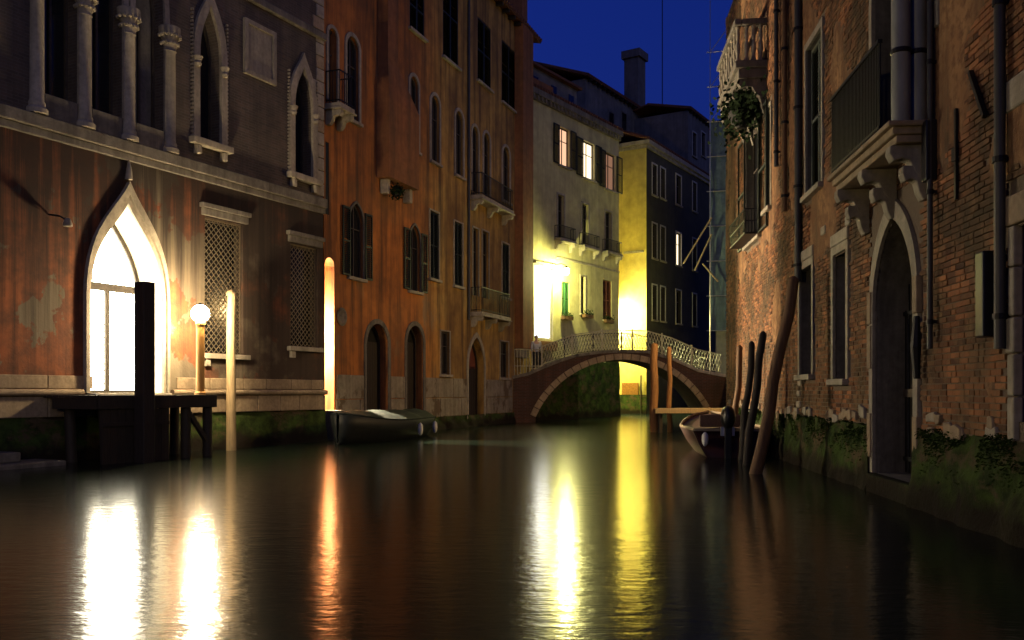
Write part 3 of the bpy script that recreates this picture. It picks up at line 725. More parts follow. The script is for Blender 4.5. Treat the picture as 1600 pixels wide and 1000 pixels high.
cb = MB().box(x0, x1, -.45, -.003, zb_, zB-.05).build('chimney_breast', 'b_breast', B); MB().box(x0+.1, x1-.1, -.3, -.003, zb_-.45, zb_-.002).build('corbel', 'stone', cb, bevel=.03)
# balconies
for (p0, p1, py, hh) in ((735, 786, 318, .95), (735, 781, 492, 1.05), (507.5, 531, 168, 1.0)):
    z = FB.at((p0+p1)/2, py)[1]; balcony(FB, B, bx(p0), bx(p1), z, .55, hh, brackets=3 if p0 > 600 else 2)
# downpipes
for px, pt, pb in ((730, 0, 500), (826, 70, 520)):
    zt_ = min(FB.at(px, pt)[1], zB-.1); MB().tube([(bx(px),-.09,FB.at(px,pb)[1]),(bx(px),-.09,zt_)], .055, 8).build('downpipe', 'lead', B, True)
# round plaque and plant
x, z = FB.at(533, 495); MB().lathe((0,0,0), [(.26,0),(.3,.04),(.22,.07),(.1,.05)], 18).build('round_plaque', 'stone_dark', B).matrix_local = Matrix.Translation((x,-.003,z)) @ Matrix.Rotation(R(90), 4, 'X')
x, z = FB.at(620, 300, -.45); pe = empty('hanging_plant', FB.w(x, -.45, z-.25), FB.rz); tag(pe, 'dark round hanging plant under the chimney breast of the orange palace', 'plant')
fm = MB()
for k in range(260):
    v = Vector((random.gauss(0,1), random.gauss(0,1), random.gauss(0,1))).normalized()*random.uniform(.12,.3); a = Vector((random.uniform(-1,1),random.uniform(-1,1),random.uniform(-1,1))).normalized()*.05; b_ = v.cross(a).normalized()*.04
    v += Vector((0,0,.25)); fm.quad(v-a, v+b_, v+a, v-b_)
fm.build('foliage', 'hedge', pe); MB().tube([(0,0,.3),(0,.2,.65),(0,.44,.62)], .012, 6).lathe((0,0,.08), [(.08,0),(.12,.1)], 10).build('pot_hook', 'iron', pe)
# plinth blocks
pzt = 2.05; cuts = [opening(FB, 572,506,606,668)[:2], opening(FB, 635,509,661,668)[:2], opening(FB, 731,527,756,668)[:2]]
edges = [bx(522)+.1]+[v for a, b_ in cuts for v in (a-.18, b_+.18)]+[bx(800)]
for i in range(0, len(edges), 2):
    for z0, z1 in ((.5, 1.25), (1.26, pzt)): block_course(z0, z1, edges[i], edges[i+1], .8, 1.5, 'plinth', B, -.03)
footing(bx(523), bR, B, .5, .15, seed=5)
# ================================================================== HOUSE C (cream)
FC = Facade(840, 48, 1768); C = FC.root('cream_house'); tag(C, 'cream house behind the bridge with lit upper windows and a street lamp', 'building')
cx_ = lambda px: FC.at(px)[0]
cL, cR = cx_(815), cx_(967); zC = FC.at(900, 176)[1]; hc = []
winc = lambda b_, **k: window(FC, C, hc, b_, **k)
for b_, pn in (((873,200,890,260), 'win_warm'), ((910,222,929,280), 'win_pale'), ((945,240,962,297), 'win_dim')):
    wn, (x0, x1, z0, z1) = winc(b_, pane=pn, shutters='open', sill='stone')
for b_ in ((871,305,881,374), (909,319,919,385), (945,331,955,394)):
    wn, (x0, x1, z0, z1) = winc(b_, trim='stone', tw=.1, sill=None, frame='frame')
    balcony(FC, C, x0-.35, x1+.75, z0-.02, .4, .7, brackets=2, thick=.1)
winc((878,441,890,496), shutters='closed', smat='shutter_green', sill='stone'); winc((907,432,914,490), sill='stone', trim='stone', tw=.08); winc((942,438,956,500), shutters='closed', smat='shutter_red', sill='stone')
# tall framed panel with glowing white panes, and doorway
x0, x1 = cx_(835), cx_(864); z0 = FC.at(850,530)[1]; z1 = FC.at(850,416)[1]; hc.append((shape('rect',x0,x1,z0,z1), .25))
sw = MB().ring(shape('rect',x0+.09,x1-.09,z0+.09,z1-.09), shape('rect',x0,x1,z0,z1), .12, .2).box(x0, x1, .118, .202, z0, z0+.09).build('glow_panel', 'frame_white', C)
c = (x0+x1)/2
for a, b_ in ((x0+.09, c-.015), (c+.015, x1-.09)): MB().box(a, b_, .204, .22, z0+.09, z1-.09).build('pane', 'white_glow', sw)
MB().box(x0-.15, x1+.25, -.2, -.003, z1+.05, z1+.17).build('ledge', 'stone', sw, bevel=.02)
MB().box(x0, x1, -.3, -.003, z0-.62, z0-.12).build('awning', 'awning', sw, bevel=.02)
z2 = z0-.75; hc.append((shape('rect',x0+.1,x0+1.1,2.45,z2), .3)); MB().box(x0+.1, x0+1.1, .25, .29, 2.45, z2).build('doorway', 'wood_dark', C)
wall_with_holes([(cL,-1),(cR,-1),(cR,zC),(cL,zC)], hc, 'c_plaster', C)
body(cL, cR, zC, 10, 'c_plaster', C)
MB().box(cL-.1, cR+.08, -.28, .02, zC-.2, zC+.12).box(cL-.05, cR+.05, -.14, .02, zC-.45, zC-.203).build('cornice', 'stone_dark', C, bevel=.03)
dt = MB(); x = cL
while x < cR: dt.box(x, x+.14, -.24, -.003, zC-.42, zC-.21); x += .4
dt.build('dentils', 'stone_dark', C); roof(cL, cR, zC+.13, 10, 1.2, C, .15)
footing(cL, cx_(867), C, 2.4, .1, seed=9); footing(cx_(867), cR, C, 3.35, .1, seed=11)  # moss carried up high to stand in for darkness under the bridge
zl = FC.at(905, 412)[1]; MB().box(cx_(868), cR, -.06, .01, zl, zl+.1).build('string_course', 'stone', C)
# attic with dormers
x0, x1 = cx_(843), cx_(950); az = zC+.15
at2 = MB().box(x0, x1, 2.2, 7.5, az, az+2.6).build('attic', 'e_plaster', C)
for k in range(4):
    xx = x0+.6+k*(x1-x0-1.6)/3; MB().box(xx, xx+.6, 2.16, 2.196, az+1.0, az+2.1).build('attic_window', 'glass', at2)
MB().box(x0-.2, x1+.2, 1.9, 7.8, az+2.602, az+2.75).build('attic_roof', 'roof', at2)
x0 = cx_(853); MB().box(x0, x0+.5, 2.3, 2.8, az+2.752, FC.at(853,76,2.4)[1]).box(x0-.1, x0+.6, 2.2, 2.9, FC.at(853,76,2.4)[1]+.002, FC.at(853,72,2.4)[1]+.1).build('chimney', 'e_plaster', at2)
xr = cx_(846); MB().box(xr-.5, xr+1.6, .25, 1.6, az-.05, az+.75).build('roof_parapet', 'b_breast', C)
# street lantern on C
x, z = FC.at(885, 424, -.9); wall_lantern('street_lantern', 'brilliant lit street lantern on the cream house above the green shutter', FC.w(x,-.9,z), FC.w(x,0,z), 'lamp_c', .15)
# flower boxes
def flower_box(pos, rz, L, label, grp='flower boxes of the cream house'):
    e = empty('flower_box', pos, rz); tag(e, label, 'flower box', grp)
    MB().box(-L/2, L/2, -.1, .1, 0, .2).build('trough', 'wood_brown', e, bevel=.01)
    fm = MB()
    for k in range(140):
        v = Vector((random.uniform(-L/2,L/2), random.uniform(-.14,.14), .2+abs(random.gauss(0,.13)))); a = Vector((random.uniform(-1,1),random.uniform(-1,1),random.uniform(-1,1))).normalized()*.06; b_ = a.orthogonal().normalized()*.035
        fm.quad(v-a, v+b_, v+a, v-b_)
    fm.build('foliage', 'hedge', e)
for px, py, tx in ((884, 500, 'flower box on the sill below the green shutter of the cream house'), (916, 497, 'flower box right of the green shutter, middle one on the cream house'), (949, 505, 'flower box below the red shutters of the cream house')):
    x, z = FC.at(px, py, -.13); flower_box(FC.w(x, -.25, z), FC.rz, 1.0, tx)

# ================================================================== HOUSE D (yellow end, grey side)
dD = 60; FD = Facade(1010, dD, 1650); D = FD.root('yellow_end_house'); tag(D, 'house with a narrow bright yellow end wall and grey windowed canal side', 'building')
zD = FD.at(1010, 226)[1]; hd = []; dxR = FD.at(1118)[0]
wind = lambda b_, **k: window(FD, D, hd, b_, **k)
for p0, p1, sh in ((1019,1026,0),(1032,1039,0),(1056,1064,0),(1082,1088,0)):
    m = (p0+p1)/2-1010; s_ = .45*m
    wind((p0, 252+s_, p1, 300+s_*.9), trim='frame_white', tw=.09); wind((p0, 345+.38*m, p1, 400+.3*m), trim='frame_white', tw=.09, pane='win_pale' if p0 == 1056 else 'glass'); wind((p0, 443+.22*m, p1, 498+.15*m), trim='frame_white', tw=.09)
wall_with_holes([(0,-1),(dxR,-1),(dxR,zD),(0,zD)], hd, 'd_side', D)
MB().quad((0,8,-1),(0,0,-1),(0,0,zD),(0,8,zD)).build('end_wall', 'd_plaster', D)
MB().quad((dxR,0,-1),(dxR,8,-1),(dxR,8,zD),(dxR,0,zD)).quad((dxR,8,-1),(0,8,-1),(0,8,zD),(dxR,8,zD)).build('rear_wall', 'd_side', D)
MB().box(-.25, dxR+.1, -.3, 8.2, zD+.002, zD+.28).box(-.12, dxR+.1, -.15, 8.1, zD-.22, zD).build('cornice', 'stone', D)
MB().box(-.12, -.002, -.05, 8, -1, 1.3).build('mossy_footing', 'moss', D); roof(0, dxR, zD+.28, 8, 1.6, D, .2)
MB().box(-.14, -.003, .2, 1.6, zD-7.2, zD-7.05).build('string_course', 'stone', D)
# water-level sign on the yellow wall
sg = FD.root('canal_sign'); tag(sg, 'orange brown sign board on the yellow wall seen under the bridge', 'sign')
MB().box(-.1, -.02, .55, 1.75, 1.1, 2.1).build('board', 'sign', sg, bevel=.01); MB().tube([(-.1,.35,-1),(-.1,.35,2.6)], .05, 8).build('stake', 'wood_dark', sg, True)
# lantern on hidden end of C
zz = 6.6; p = FD.w(-.7, 2.6, zz); wall_lantern('corner_lantern', 'lit lantern on the yellow end wall, hidden behind the cream house', p, FD.w(0, 2.6, zz), 'lamp_d', .15)

# ================================================================== FAR BUILDINGS
FE = Facade(925, 70, 1700); E = FE.root('far_house'); tag(E, 'dark far house with a broad chimney rising above the cream house', 'building')
ex = lambda px: FE.at(px)[0]; zE = FE.at(960, 150)[1]; eL, eR = ex(915), ex(1062)
wall_with_holes([(eL,-1),(eR,-1),(eR,zE),(eL,zE)], [], 'e_plaster', E); body(eL, eR, zE, 9, 'e_plaster', E)
rfE = roof(eL, eR, zE, 9, 1.9, E, .4)
xc = FE.at(1003, HOR, 1.2)[0]; MB().box(xc-.75, xc+.75, 1.2, 2.6, zE, FE.at(1003,92,1.2)[1]).box(xc-.95, xc+.95, 1.0, 2.8, FE.at(1003,92,1.2)[1]+.002, FE.at(1003,80,1.2)[1]).build('chimney', 'e_plaster', rfE)
for px in (955, 975, 1030): 
    x = ex(px); z = FE.at(px, 205)[1]; wq = MB().ring(shape('rect',x-.42,x+.42,z,z+1.5), shape('rect',x-.55,x+.55,z-.1,z+1.6), -.03, .01).build('window', 'stone_dark', E); MB().box(x-.41,x+.41,-.012,.008,z,z+1.49).build('pane', 'glass', wq)
MB().tube([(ex(1058),1.5,zE),(ex(1058),1.5,FE.at(1058,5,1.5)[1])], .045, 6).build('aerial_mast', 'iron', E)
FE2 = Facade(1075, 74, 1650); E2 = FE2.root('far_corner_house'); tag(E2, 'pale far corner house behind the grey side wall, low roof', 'building')
z2 = FE2.at(1075,172)[1]; x2 = FE2.at(1135)[0]; h2 = []
for p0, p1 in ((1082,1088),(1096,1102)): window(FE2, E2, h2, (p0, 208, p1, 245), trim='frame_white', tw=.1)
wall_with_holes([(0,-1),(x2,-1),(x2,z2),(0,z2)], h2, 'e_plaster', E2); body(0, x2, z2, 7, 'e_plaster', E2); roof(0, x2, z2, 7, .9, E2, .3)
# scaffolded building F
FF = Facade(1117, 52, 900, True); 
Fb = empty('scaffolded_house', (0,0,0)); fx = (1118-800)/FPX*52; Fb.location = (fx, 52, 0); Fb.rotation_euler = (0, 0, -math.atan2(318, FPX)); tag(Fb, 'narrow house wrapped in blue grey scaffold netting beside the brick palace', 'building')
zF = 1.5+(612-192)/FPX*52
nb = MB(); nb.box(0, 9, 0, 10, -1, zF); nb.build('wall', 'e_plaster', Fb)
nm = MB(); nx, nz = 30, 40
for j in range(nz+1):
    for i in range(nx+1): nm.v.append((-.3+i*.12, -.5+.1*noise.noise(Vector((i*.5,j*.4,2))), 5+(zF-5)*j/nz))
for j in range(nz):
    for i in range(nx): a = j*(nx+1)+i; nm.f.append((a,a+1,a+nx+2,a+nx+1))
nm.build('debris_net', 'netting', Fb, True)
zP = 1.5+(612+10)/FPX*51
for x in (-.3, 1.2, 2.7):
    for y in (-.62, -.2): MB().tube([(x,y,2),(x,y,zP)], .03, 6).build('scaffold_pole', 'steel', Fb)
for k in range(9):
    z = 5+k*2.0
    MB().tube([(-.5,-.62,z),(3,-.62,z)], .028, 6).build('scaffold_pole', 'steel', Fb)
    if k > 5: MB().tube([(-.3,-.62,z),(1.2,-.62,z+2)], .024, 6).build('scaffold_pole', 'steel', Fb)
def fp(px, py, d=51.2): return Matrix.Rotation(math.atan2(318, FPX), 3, 'Z') @ Vector(((px-800)/FPX*d-fx, d-52, CAMH+(HOR-py)/FPX*d))
for a, b_ in (((1068,412),(1112,340)), ((1086,422),(1112,366)), ((1098,412),(1122,440))): MB().tube([fp(*a), fp(*b_)], .05, 8).build('raking_pole', 'wood_pole', Fb)

# ================================================================== BRIDGE
BR = empty('stone_bridge', (0, 43.5, 0), math.atan2(1.0, 10.65)); tag(BR, 'low arched brick bridge with stone arch ring and lattice railing', 'bridge')
def bs(px): return (px-800)*.0318
def bz(py): return 1.5+(612-py)*.0314
top = [(bs(a), bz(b_)) for a, b_ in ((790,592),(825,584),(850,573),(875,563),(900,555),(935,550),(970,548),(1010,549),(1050,560),(1090,578),(1130,586),(1175,588))]
cxa, hs, z0a, rise = 5.45, 4.3, .25, 2.82; Ra = (hs*hs+rise*rise)/(2*rise)
NA = 26; intr = []
a0 = math.asin(hs/Ra)
for k in range(NA+1):
    a = -a0+2*a0*k/NA; intr.append((cxa+Ra*math.sin(a), z0a+rise-Ra+Ra*math.cos(a)))
poly = [(top[0][0],-1)]+[(intr[0][0],-1)]+intr+[(intr[-1][0],-1),(top[-1][0],-1)]+list(reversed(top))
WB = 2.6
def flatpoly(poly, y, rev, mb):
    vo, _, fo, *_ = geometry.delaunay_2d_cdt([Vector(p) for p in poly], [(i,(i+1) % len(poly)) for i in range(len(poly))], [], 0, 1e-5)
    n = len(mb.v); mb.v += [(p.x, y, p.y) for p in vo]
    for f in fo:
        if inside(poly, sum(vo[i].x for i in f)/3, sum(vo[i].y for i in f)/3):
            a, b_, c = (vo[i] for i in f[:3]); f = list(f) if ((b_-a).cross(c-a) > 0) != rev else list(reversed(f)); mb.f.append(tuple(n+i for i in f))
sp = MB(); flatpoly(poly, 0, False, sp); flatpoly(poly, WB, True, sp); sp.build('spandrel', 'bridge_brick', BR)
bm_ = MB()
for i in range(NA): (xa,za),(xb,zb) = intr[i], intr[i+1]; bm_.quad((xa,0,za),(xa,WB,za),(xb,WB,zb),(xb,0,zb))
for x, sgn in ((intr[0][0],1),(intr[-1][0],-1)): bm_.quad((x,0,-1),(x,WB,-1),(x,WB,z0a),(x,0,z0a))
bm_.build('vault', 'bridge_brick', BR)
for k in range(NA):
    a = -a0+2*a0*(k+.04)/NA; b_ = -a0+2*a0*(k+.96)/NA; cz_ = z0a+rise-Ra; q = []
    for ang, rr in ((a,Ra),(b_,Ra),(b_,Ra+.3),(a,Ra+.3)): q.append((cxa+rr*math.sin(ang), cz_+rr*math.cos(ang)))
    MB().prism(q, -.06-random.uniform(0,.015), .1).build('voussoir', 'stone_warm', BR, bevel=.015)
dk = MB(); 
for i in range(len(top)-1): (xa,za),(xb,zb) = top[i], top[i+1]; dk.quad((xa,-.05,za+.004),(xb,-.05,zb+.004),(xb,WB+.05,zb+.004),(xa,WB+.05,za+.004))
dk.build('deck', 'stone_dark', BR)
def tz(x):
    for (xa,za),(xb,zb) in zip(top, top[1:]):
        if xa <= x <= xb: return za+(zb-za)*(x-xa)/(xb-xa)
    return top[-1][1]
for i in range(len(top)-1):
    (xa,za),(xb,zb) = top[i], top[i+1]
    for y in (-.09, WB-.2):
        n = max(1, round((xb-xa)/.6))
        for k in range(n):
            x0, x1 = xa+(xb-xa)*k/n+.006, xa+(xb-xa)*(k+1)/n-.006
            q = MB(); zA, zB_ = tz(x0), tz(x1)
            q.prism([(x0,zA-.09),(x1,zB_-.09),(x1,zB_+.07),(x0,zA+.07)], y, y+.28).build('coping_stone', 'stone' if x0 > bs(1040) else 'stone_dark', BR, bevel=.012)
for y, nm_ in ((.04,'near'),(WB-.08,'far')):
    rm = MB(); xs0, xs1 = bs(846), bs(1128); n = 60
    for k in range(n):
        x0 = xs0+(xs1-xs0)*k/n; x1 = xs0+(xs1-xs0)*(k+1)/n; z0, z1 = tz(x0)+.07, tz(x1)+.07
        for hh, th in ((.95,.05),(.08,.03)): rm.beam((x0,y,z0+hh), (x1,y,z1+hh), .05, th)
        for u0, u1 in (((0,.08),(1,.51)),((0,.51),(1,.95)),((0,.51),(1,.08)),((0,.95),(1,.51))):
            rm.beam((x0+(x1-x0)*u0[0],y,(z0+(z1-z0)*u0[0])+u0[1]), (x0+(x1-x0)*u1[0],y,(z0+(z1-z0)*u1[0])+u1[1]), .022, .022)
        if k % 10 == 0: rm.beam((x0,y,z0-.02),(x0,y,z0+1.05), .07)
    rm.build('railing', 'rail_paint' if nm_ == 'near' else 'iron', BR)
rm = MB()
for k in range(9):
    x = bs(804)+k*.145; rm.beam((x,.04,tz(x)+.07),(x,.04,3.55), .03)
for zz in (2.75, 3.55): rm.beam((bs(803),.04,zz),(bs(845),.04,zz), .05, .04)
rm.build('landing_railing', 'rail_paint', BR)
# landings
lm = MB(); 
lm.v = [(-9,46.3,-1),(1.2,46.2,-1),(3.6,48.6,-1),(2.6,52,-1),(-9,52,-1)]; lm.v += [(x,y,2.4) for x,y,_ in lm.v]
lm.f = [(4,3,2,1,0),(5,6,7,8,9)]+[(i,(i+1)%5,(i+1)%5+5,i+5) for i in range(5)]; struct(lm.build('left_quay', 'moss'))
lm = MB(); lm.v = [(7.6,29.5,-1),(40,29.5,-1),(40,75,-1),(19,75,-1),(10.55,44,-1)]; lm.v += [(x,y,2.3) for x,y,_ in lm.v]
lm.f = [(4,3,2,1,0),(5,6,7,8,9)]+[(i,(i+1)%5,(i+1)%5+5,i+5) for i in range(5)]; struct(lm.build('right_quay', 'stone_dark'))

# ================================================================== BRICK PALACE G (right)
KG = .3552; FG = Facade(1135, 2100/(KG*205), 930, True); G = FG.root('brick_palace'); tag(G, 'weathered red brick palace on the right with scroll balcony and gated gothic door', 'building')
gx = lambda px, y=0: FG.at(px, HOR, y)[0]
gL, gR = 0.0, 23.5; zG0, zG1 = 1.0, 13.5
hg = []; frames = []      # openings; rectangles kept free of bricks
def gwin(b_, **k):
    wn, r = window(FG, G, hg, b_, **k); frames.append((r[0]-.15, r[1]+.15, r[2]-.14, r[3]+.18)); return wn, r
wn, r = gwin((1252,418,1271,585), trim='stone', tw=.13, recess=.28, frame='shutter_grey'); MB().box(r[0]-.13,r[1]+.13,-.06,.02,r[3]+.15,r[3]+.36).build('lintel','stone',wn,bevel=.02)
wn, r = gwin((1305,394,1325,592), trim='stone', tw=.13, recess=.28, frame='shutter_grey'); MB().box(r[0]-.13,r[1]+.13,-.06,.02,r[3]+.15,r[3]+.36).build('lintel','stone',wn,bevel=.02)
gwin((1262,60,1286,296), trim='stone', tw=.12, shutters='closed', smat='shutter_grey')
wnd, rD = gwin((1168,195,1190,375), trim='stone_dark', tw=.1, shutters='open')
gwin((1198,170,1206,325), trim='stone', tw=.08, shutters='closed', smat='shutter_grey')
# balcony door
bx0, bx1 = FG.at(1305, HOR, -.45)[0], gx(1460)
bz_ = 4.86; r = (bx0+.5, bx1-.45, bz_+.02, bz_+3.4)
poly = shape('arch', *r); hg.append((poly, .35)); frames.append((r[0]-.15, r[1]+.15, r[2]-.1, r[3]+.2))
bd = MB().ring(shape('arch', r[0]+.06, r[1]-.06, r[2]+.05, r[3]-.07), poly, .24, .3, closed=True).box((r[0]+r[1])/2-.04,(r[0]+r[1])/2+.04,.25,.29,r[2],r[3]-.1).build('balcony_door', 'frame', G)
MB().prism(shape('arch', r[0]+.01, r[1]-.01, r[2], r[3]-.02), .305, .32).build('pane', 'glass', bd)
MB().ring(poly, shape('arch', r[0]-.13, r[1]+.13, r[2], r[3]+.14, rise=(r[1]-r[0])/2+.13), -.05, .01).build('surround', 'stone', bd)
for px, off in ((1405, .36), (1441, .13)):
    xx = bx1-.13 if off > .2 else bx1-.2
    fl = MB().tube([(xx,-off,bz_+.02),(xx,-off,zG1)], .115, 16).build('flue_pipe', 'flue', G, True)
    for zz in (bz_+.9, bz_+1.65, bz_+2.5, bz_+3.6): MB().lathe((xx,-off,zz), [(.118,0),(.128,.015),(.128,.05),(.118,.065)], 16).build('joint_ring', 'iron', fl)
bal = MB().box(bx0, bx1, -.5, -.003, bz_-.14, bz_).box(bx0-.06, bx1+.06, -.57, -.003, bz_-.05, bz_+.02).box(bx0+.03, bx1-.03, -.45, -.003, bz_-.24, bz_-.142).build('balcony', 'stone_warm', G, bevel=.02)
rl = MB(); n = 34
for k in range(n+1):
    x = bx0+.03+(bx1-.55-bx0)*k/n; rl.beam((x,-.5,bz_+.02),(x,-.5,bz_+1.2), .035, .02)
rl.beam((bx0,-.5,bz_+1.22),(bx1-.5,-.5,bz_+1.22), .06, .05); rl.beam((bx0+.03,-.5,bz_+.1),(bx1-.5,-.5,bz_+.1), .04, .04)
for k in range(5): rl.beam((bx0+.03,-.5+k*.12,bz_+.02),(bx0+.03,-.5+k*.12,bz_+1.2), .02)
rl.beam((bx0+.03,-.5,bz_+1.22),(bx0+.03,0,bz_+1.22), .05); rl.build('railing', 'iron', bal)
for x in (bx0+.2, (bx0+bx1)/2, bx1-.22):
    for s0, dz in ((.5, 0), (.34, -.26)):
        scroll(x, s0, bz_-.242+dz, .2 if dz == 0 else .19, .42).build('bracket', 'stone', bal, bevel=.02)
# gothic water door
x0, x1 = gx(1368), gx(1432); z1 = FG.at(1400, 338)[1]; z0 = .28
poly = shape('pointed', x0, x1, z0, z1, n=12, rise=1.25); hg.append((poly, .62)); frames.append((x0-.2, x1+.2, 0, z1+.3))
gdx0, gdx1 = x0-.12, x1+.12
gd = MB().ring(poly, shape('pointed', x0-.17, x1+.17, z0, z1+.28, n=12, rise=1.45), -.05, .02).build('gothic_door', 'stone', G)
MB().quad((x0,.62,z0),(x1,.62,z0),(x1,.62,z1),(x0,.62,z1)).build('backing', 'dark', gd)
for k in range(12):
    x = x0+.06+(x1-x0-.12)*k/11; ht = z1-1.25+1.15*(1-(abs(k-5.5)/5.5)**2)
    MB().beam((x,.42,z0+.02),(x,.42,ht), .018).build('gate_bar', 'iron', gd)
for zz in (1.45, z1-1.3, .5): MB().box(x0, x1, .4, .445, zz-.03, zz+.03 if zz != 1.45 else zz+.09).build('gate_rail', 'iron_worn' if zz == 1.45 else 'iron', gd)
MB().box(x0-.1, x1+.1, -.12, .6, -1, z0-.01).build('door_step', 'moss', gd, bevel=.03)
zz = .5
while zz < 3.0:
    hh = random.uniform(.45,.8)
    for xx in (x0-.2, x1+.03):
        if random.random() < .8: MB().box(xx, xx+.17, -.075, .01, zz+.01, zz+hh-.01).build('jamb_stone', 'stone_warm', gd, bevel=.015)
    zz += hh
# near-right window with stone frame
x0, x1 = gx(1590), gx(1590)+1.3; z0, z1 = 1.2, FG.at(1592, 350)[1]; frames.append((x0-.2,x1+.3,z0-.2,z1+.4))
hg.append((shape('rect',x0,x1,z0,z1), .3)); nwn = MB().ring(shape('rect',x0+.06,x1-.06,z0,z1-.06), shape('rect',x0,x1,z0,z1), .2,.28).build('window','shutter_red',G)
MB().box(x0,x1,.285,.298,z0,z1).build('pane','shutter_red',nwn); zz = z0-.2
while zz < z1: hh = random.uniform(.3,.6); MB().box(x0-random.uniform(.1,.2),x0+.02,-.05,.05,zz+.008,min(zz+hh,z1)-.008).build('jamb_stone','stone',nwn,bevel=.02); zz += hh
MB().box(x0-.2,x1+.2,-.06,.05,z1,z1+.3).build('lintel','stone_warm',nwn,bevel=.02)
# masks
def blocked(x, z, m=0): return any(a-m < x < b_+m and c-m < z < d+m for a, b_, c, d in frames)
def plast(x, z):
    v = noise.fractal(Vector((x*.55, z*.42, 3.7)), 1, 2, 5)+.35*noise.noise(Vector((x*.25, z*.5, 9)))
    v += .28*max(0, min(1, (z-3.0)/3)) - .45*max(0, min(1, (2.3-z)/1.0))
    return max(0, min(1, (v-.30)/.10))
# mortar / plaster skin
st = .055; nx = int((gR-gL)/st); nz = int((zG1-zG0)/.065); sk = MB(); sh = []
hb2 = [(min(p[0] for p in q), max(p[0] for p in q), min(p[1] for p in q), max(p[1] for p in q), q) for q, _ in hg]
for j in range(nz+1):
    z = zG0+(zG1-zG0)*j/nz
    for i in range(nx+1):
        x = gL+(gR-gL)*i/nx; p = plast(x, z); sh.append(p)
        sk.v.append((x, -.024*p-.006*p*noise.noise(Vector((x*3,z*3,1)))+.004*(1-p), z))
for j in range(nz):
    z = zG0+(zG1-zG0)*(j+.5)/nz
    for i in range(nx):
        x = gL+(gR-gL)*(i+.5)/nx
        if any(a < x < b_ and c < z < d and inside(q, x, z) for a, b_, c, d, q in hb2): continue
        a = j*(nx+1)+i; sk.f.append((a, a+1, a+nx+2, a+nx+1))
sk.build('wall', 'g_plaster', G, True, attr=sh)
for q, dep in hg:
    m = len(q); rv = MB()
    for i in range(m): (xa,za),(xb,zb) = q[i], q[(i+1)%m]; rv.quad((xa,-.002,za),(xa,dep,za),(xb,dep,zb),(xb,-.002,zb))
    rv.build('reveal', 'stone_dark', G)
body(gL, gR, zG1, 10, 'g_plaster', G)
# bricks
cand = []; row = 0; z = zG0+.02
while z < zG1-.1:
    x = gL+.02+(.13 if row % 2 else 0)
    while x < gR-.3:
        L = .245 if random.random() < .7 else .118
        cxx = x+L/2
        if plast(cxx, z+.03) < .75 and not blocked(cxx, z+.03, .04): cand.append((x, z, L))
        x += L+.014
    z += .073; row += 1
def vis(c):
    p = FG.w(c[0], 0); px = 800+FPX*p.x/p.y if p.y > .5 else 9999; py = HOR-(c[1]-CAMH)/max(p.y,.5)*FPX
    return px < 1605 and -10 < py < 1000
cand.sort(key=lambda c: -c[0] if vis(c) else 1e3-c[0])
near = [c for c in cand[:300]]; rest = cand[300:]
var = []
for k in range(14):
    for L in (.245, .118):
        bmv = MB().box(0, L, -.014-random.uniform(0,.012), .03, 0, .058)
        me_o = bmv.build('brick', 'g_brick', None, attr=[random.random()]*8); var.append((L, me_o.data)); bpy.data.objects.remove(me_o)
for x, z, L in near:
    me = random.choice([m for l, m in var if l == L]); o = bpy.data.objects.new('brick', me); COL.objects.link(o); o.parent = G
    o.location = (x, 0, z+random.uniform(-.003,.003)); o.rotation_euler = (0, R(random.uniform(-.8,.8)), 0)
mb = MB(); sh = []
for x, z, L in rest:
    dz = random.uniform(-.003,.003); mb.box(x, x+L, -.012-random.uniform(0,.012), .03, z+dz, z+dz+.058); sh += [random.random()]*8
o = mb.build('brickwork', 'g_brick', G, attr=sh); o['kind'] = 'stuff'
footing(gL, gdx0, G, zG0, .12, seed=21); footing(gdx1, gR, G, zG0, .12, seed=23)
tf = MB()
for k in range(15000):
    x = random.uniform(gL+.1, gR); z = zG0+.12*noise.noise(Vector((x*1.3,7,21)))-abs(random.gauss(0,.2))+.03
    if gdx0-.02 < x < gdx1+.02 or noise.noise(Vector((x*1.6, z*2, 5))) < -.12: continue
    y = -.05-.12*(1-(z+.3)/(zG0+.3)); L = random.uniform(.012,.034)
    a = Vector((random.uniform(-.6,.6), random.uniform(-1,-.3), random.uniform(-1,.3))).normalized()*L; b_ = a.orthogonal().normalized()*L*.45; v = Vector((x,y,z))
    tf.quad(v-b_, v+b_, v+a+b_*.4, v+a-b_*.4)
tf.build('moss_tufts', 'moss_leaf', G)['kind'] = 'stuff'
# pale stones along the tide line and in the wall
x = 0.4
while x < gR-.3:
    if not blocked(x, 1.1, .2) and (random.random() < (.85 if x > gx(1450) else .45)):
        for _ in range(random.choice((1,1,2))):
            a_, c_ = random.uniform(.07,.17), random.uniform(.05,.11); xq, zq_ = x+random.uniform(-.1,.1), zG0+random.uniform(-.02,.2); jt = lambda: random.uniform(-.03,.03)
            MB().prism([(xq-a_+jt(),zq_-c_+jt()),(xq+jt(),zq_-c_+jt()),(xq+a_+jt(),zq_-c_+jt()),(xq+a_+jt(),zq_+c_+jt()),(xq+jt(),zq_+c_+jt()),(xq-a_+jt(),zq_+c_+jt())], -.045-random.uniform(0,.03), .03).build('tide_stone', random.choice(('stone','stone_warm')), G, bevel=.015)
    x += random.uniform(.16,.34)
for px, py, a, b_ in ((1289,360,.3,.16),(1328,344,.3,.16),(1594,142,.5,.32),(1465,20,.25,.4),(1250,632,.3,.14),(1250,615,.26,.12),(1252,598,.3,.14),(1236,640,.3,.16)):
    x, z = FG.at(px, py); MB().box(x-a/2,x+a/2,-.05,.03,z-b_/2,z+b_/2).build('stone_block','stone',G,bevel=.025)
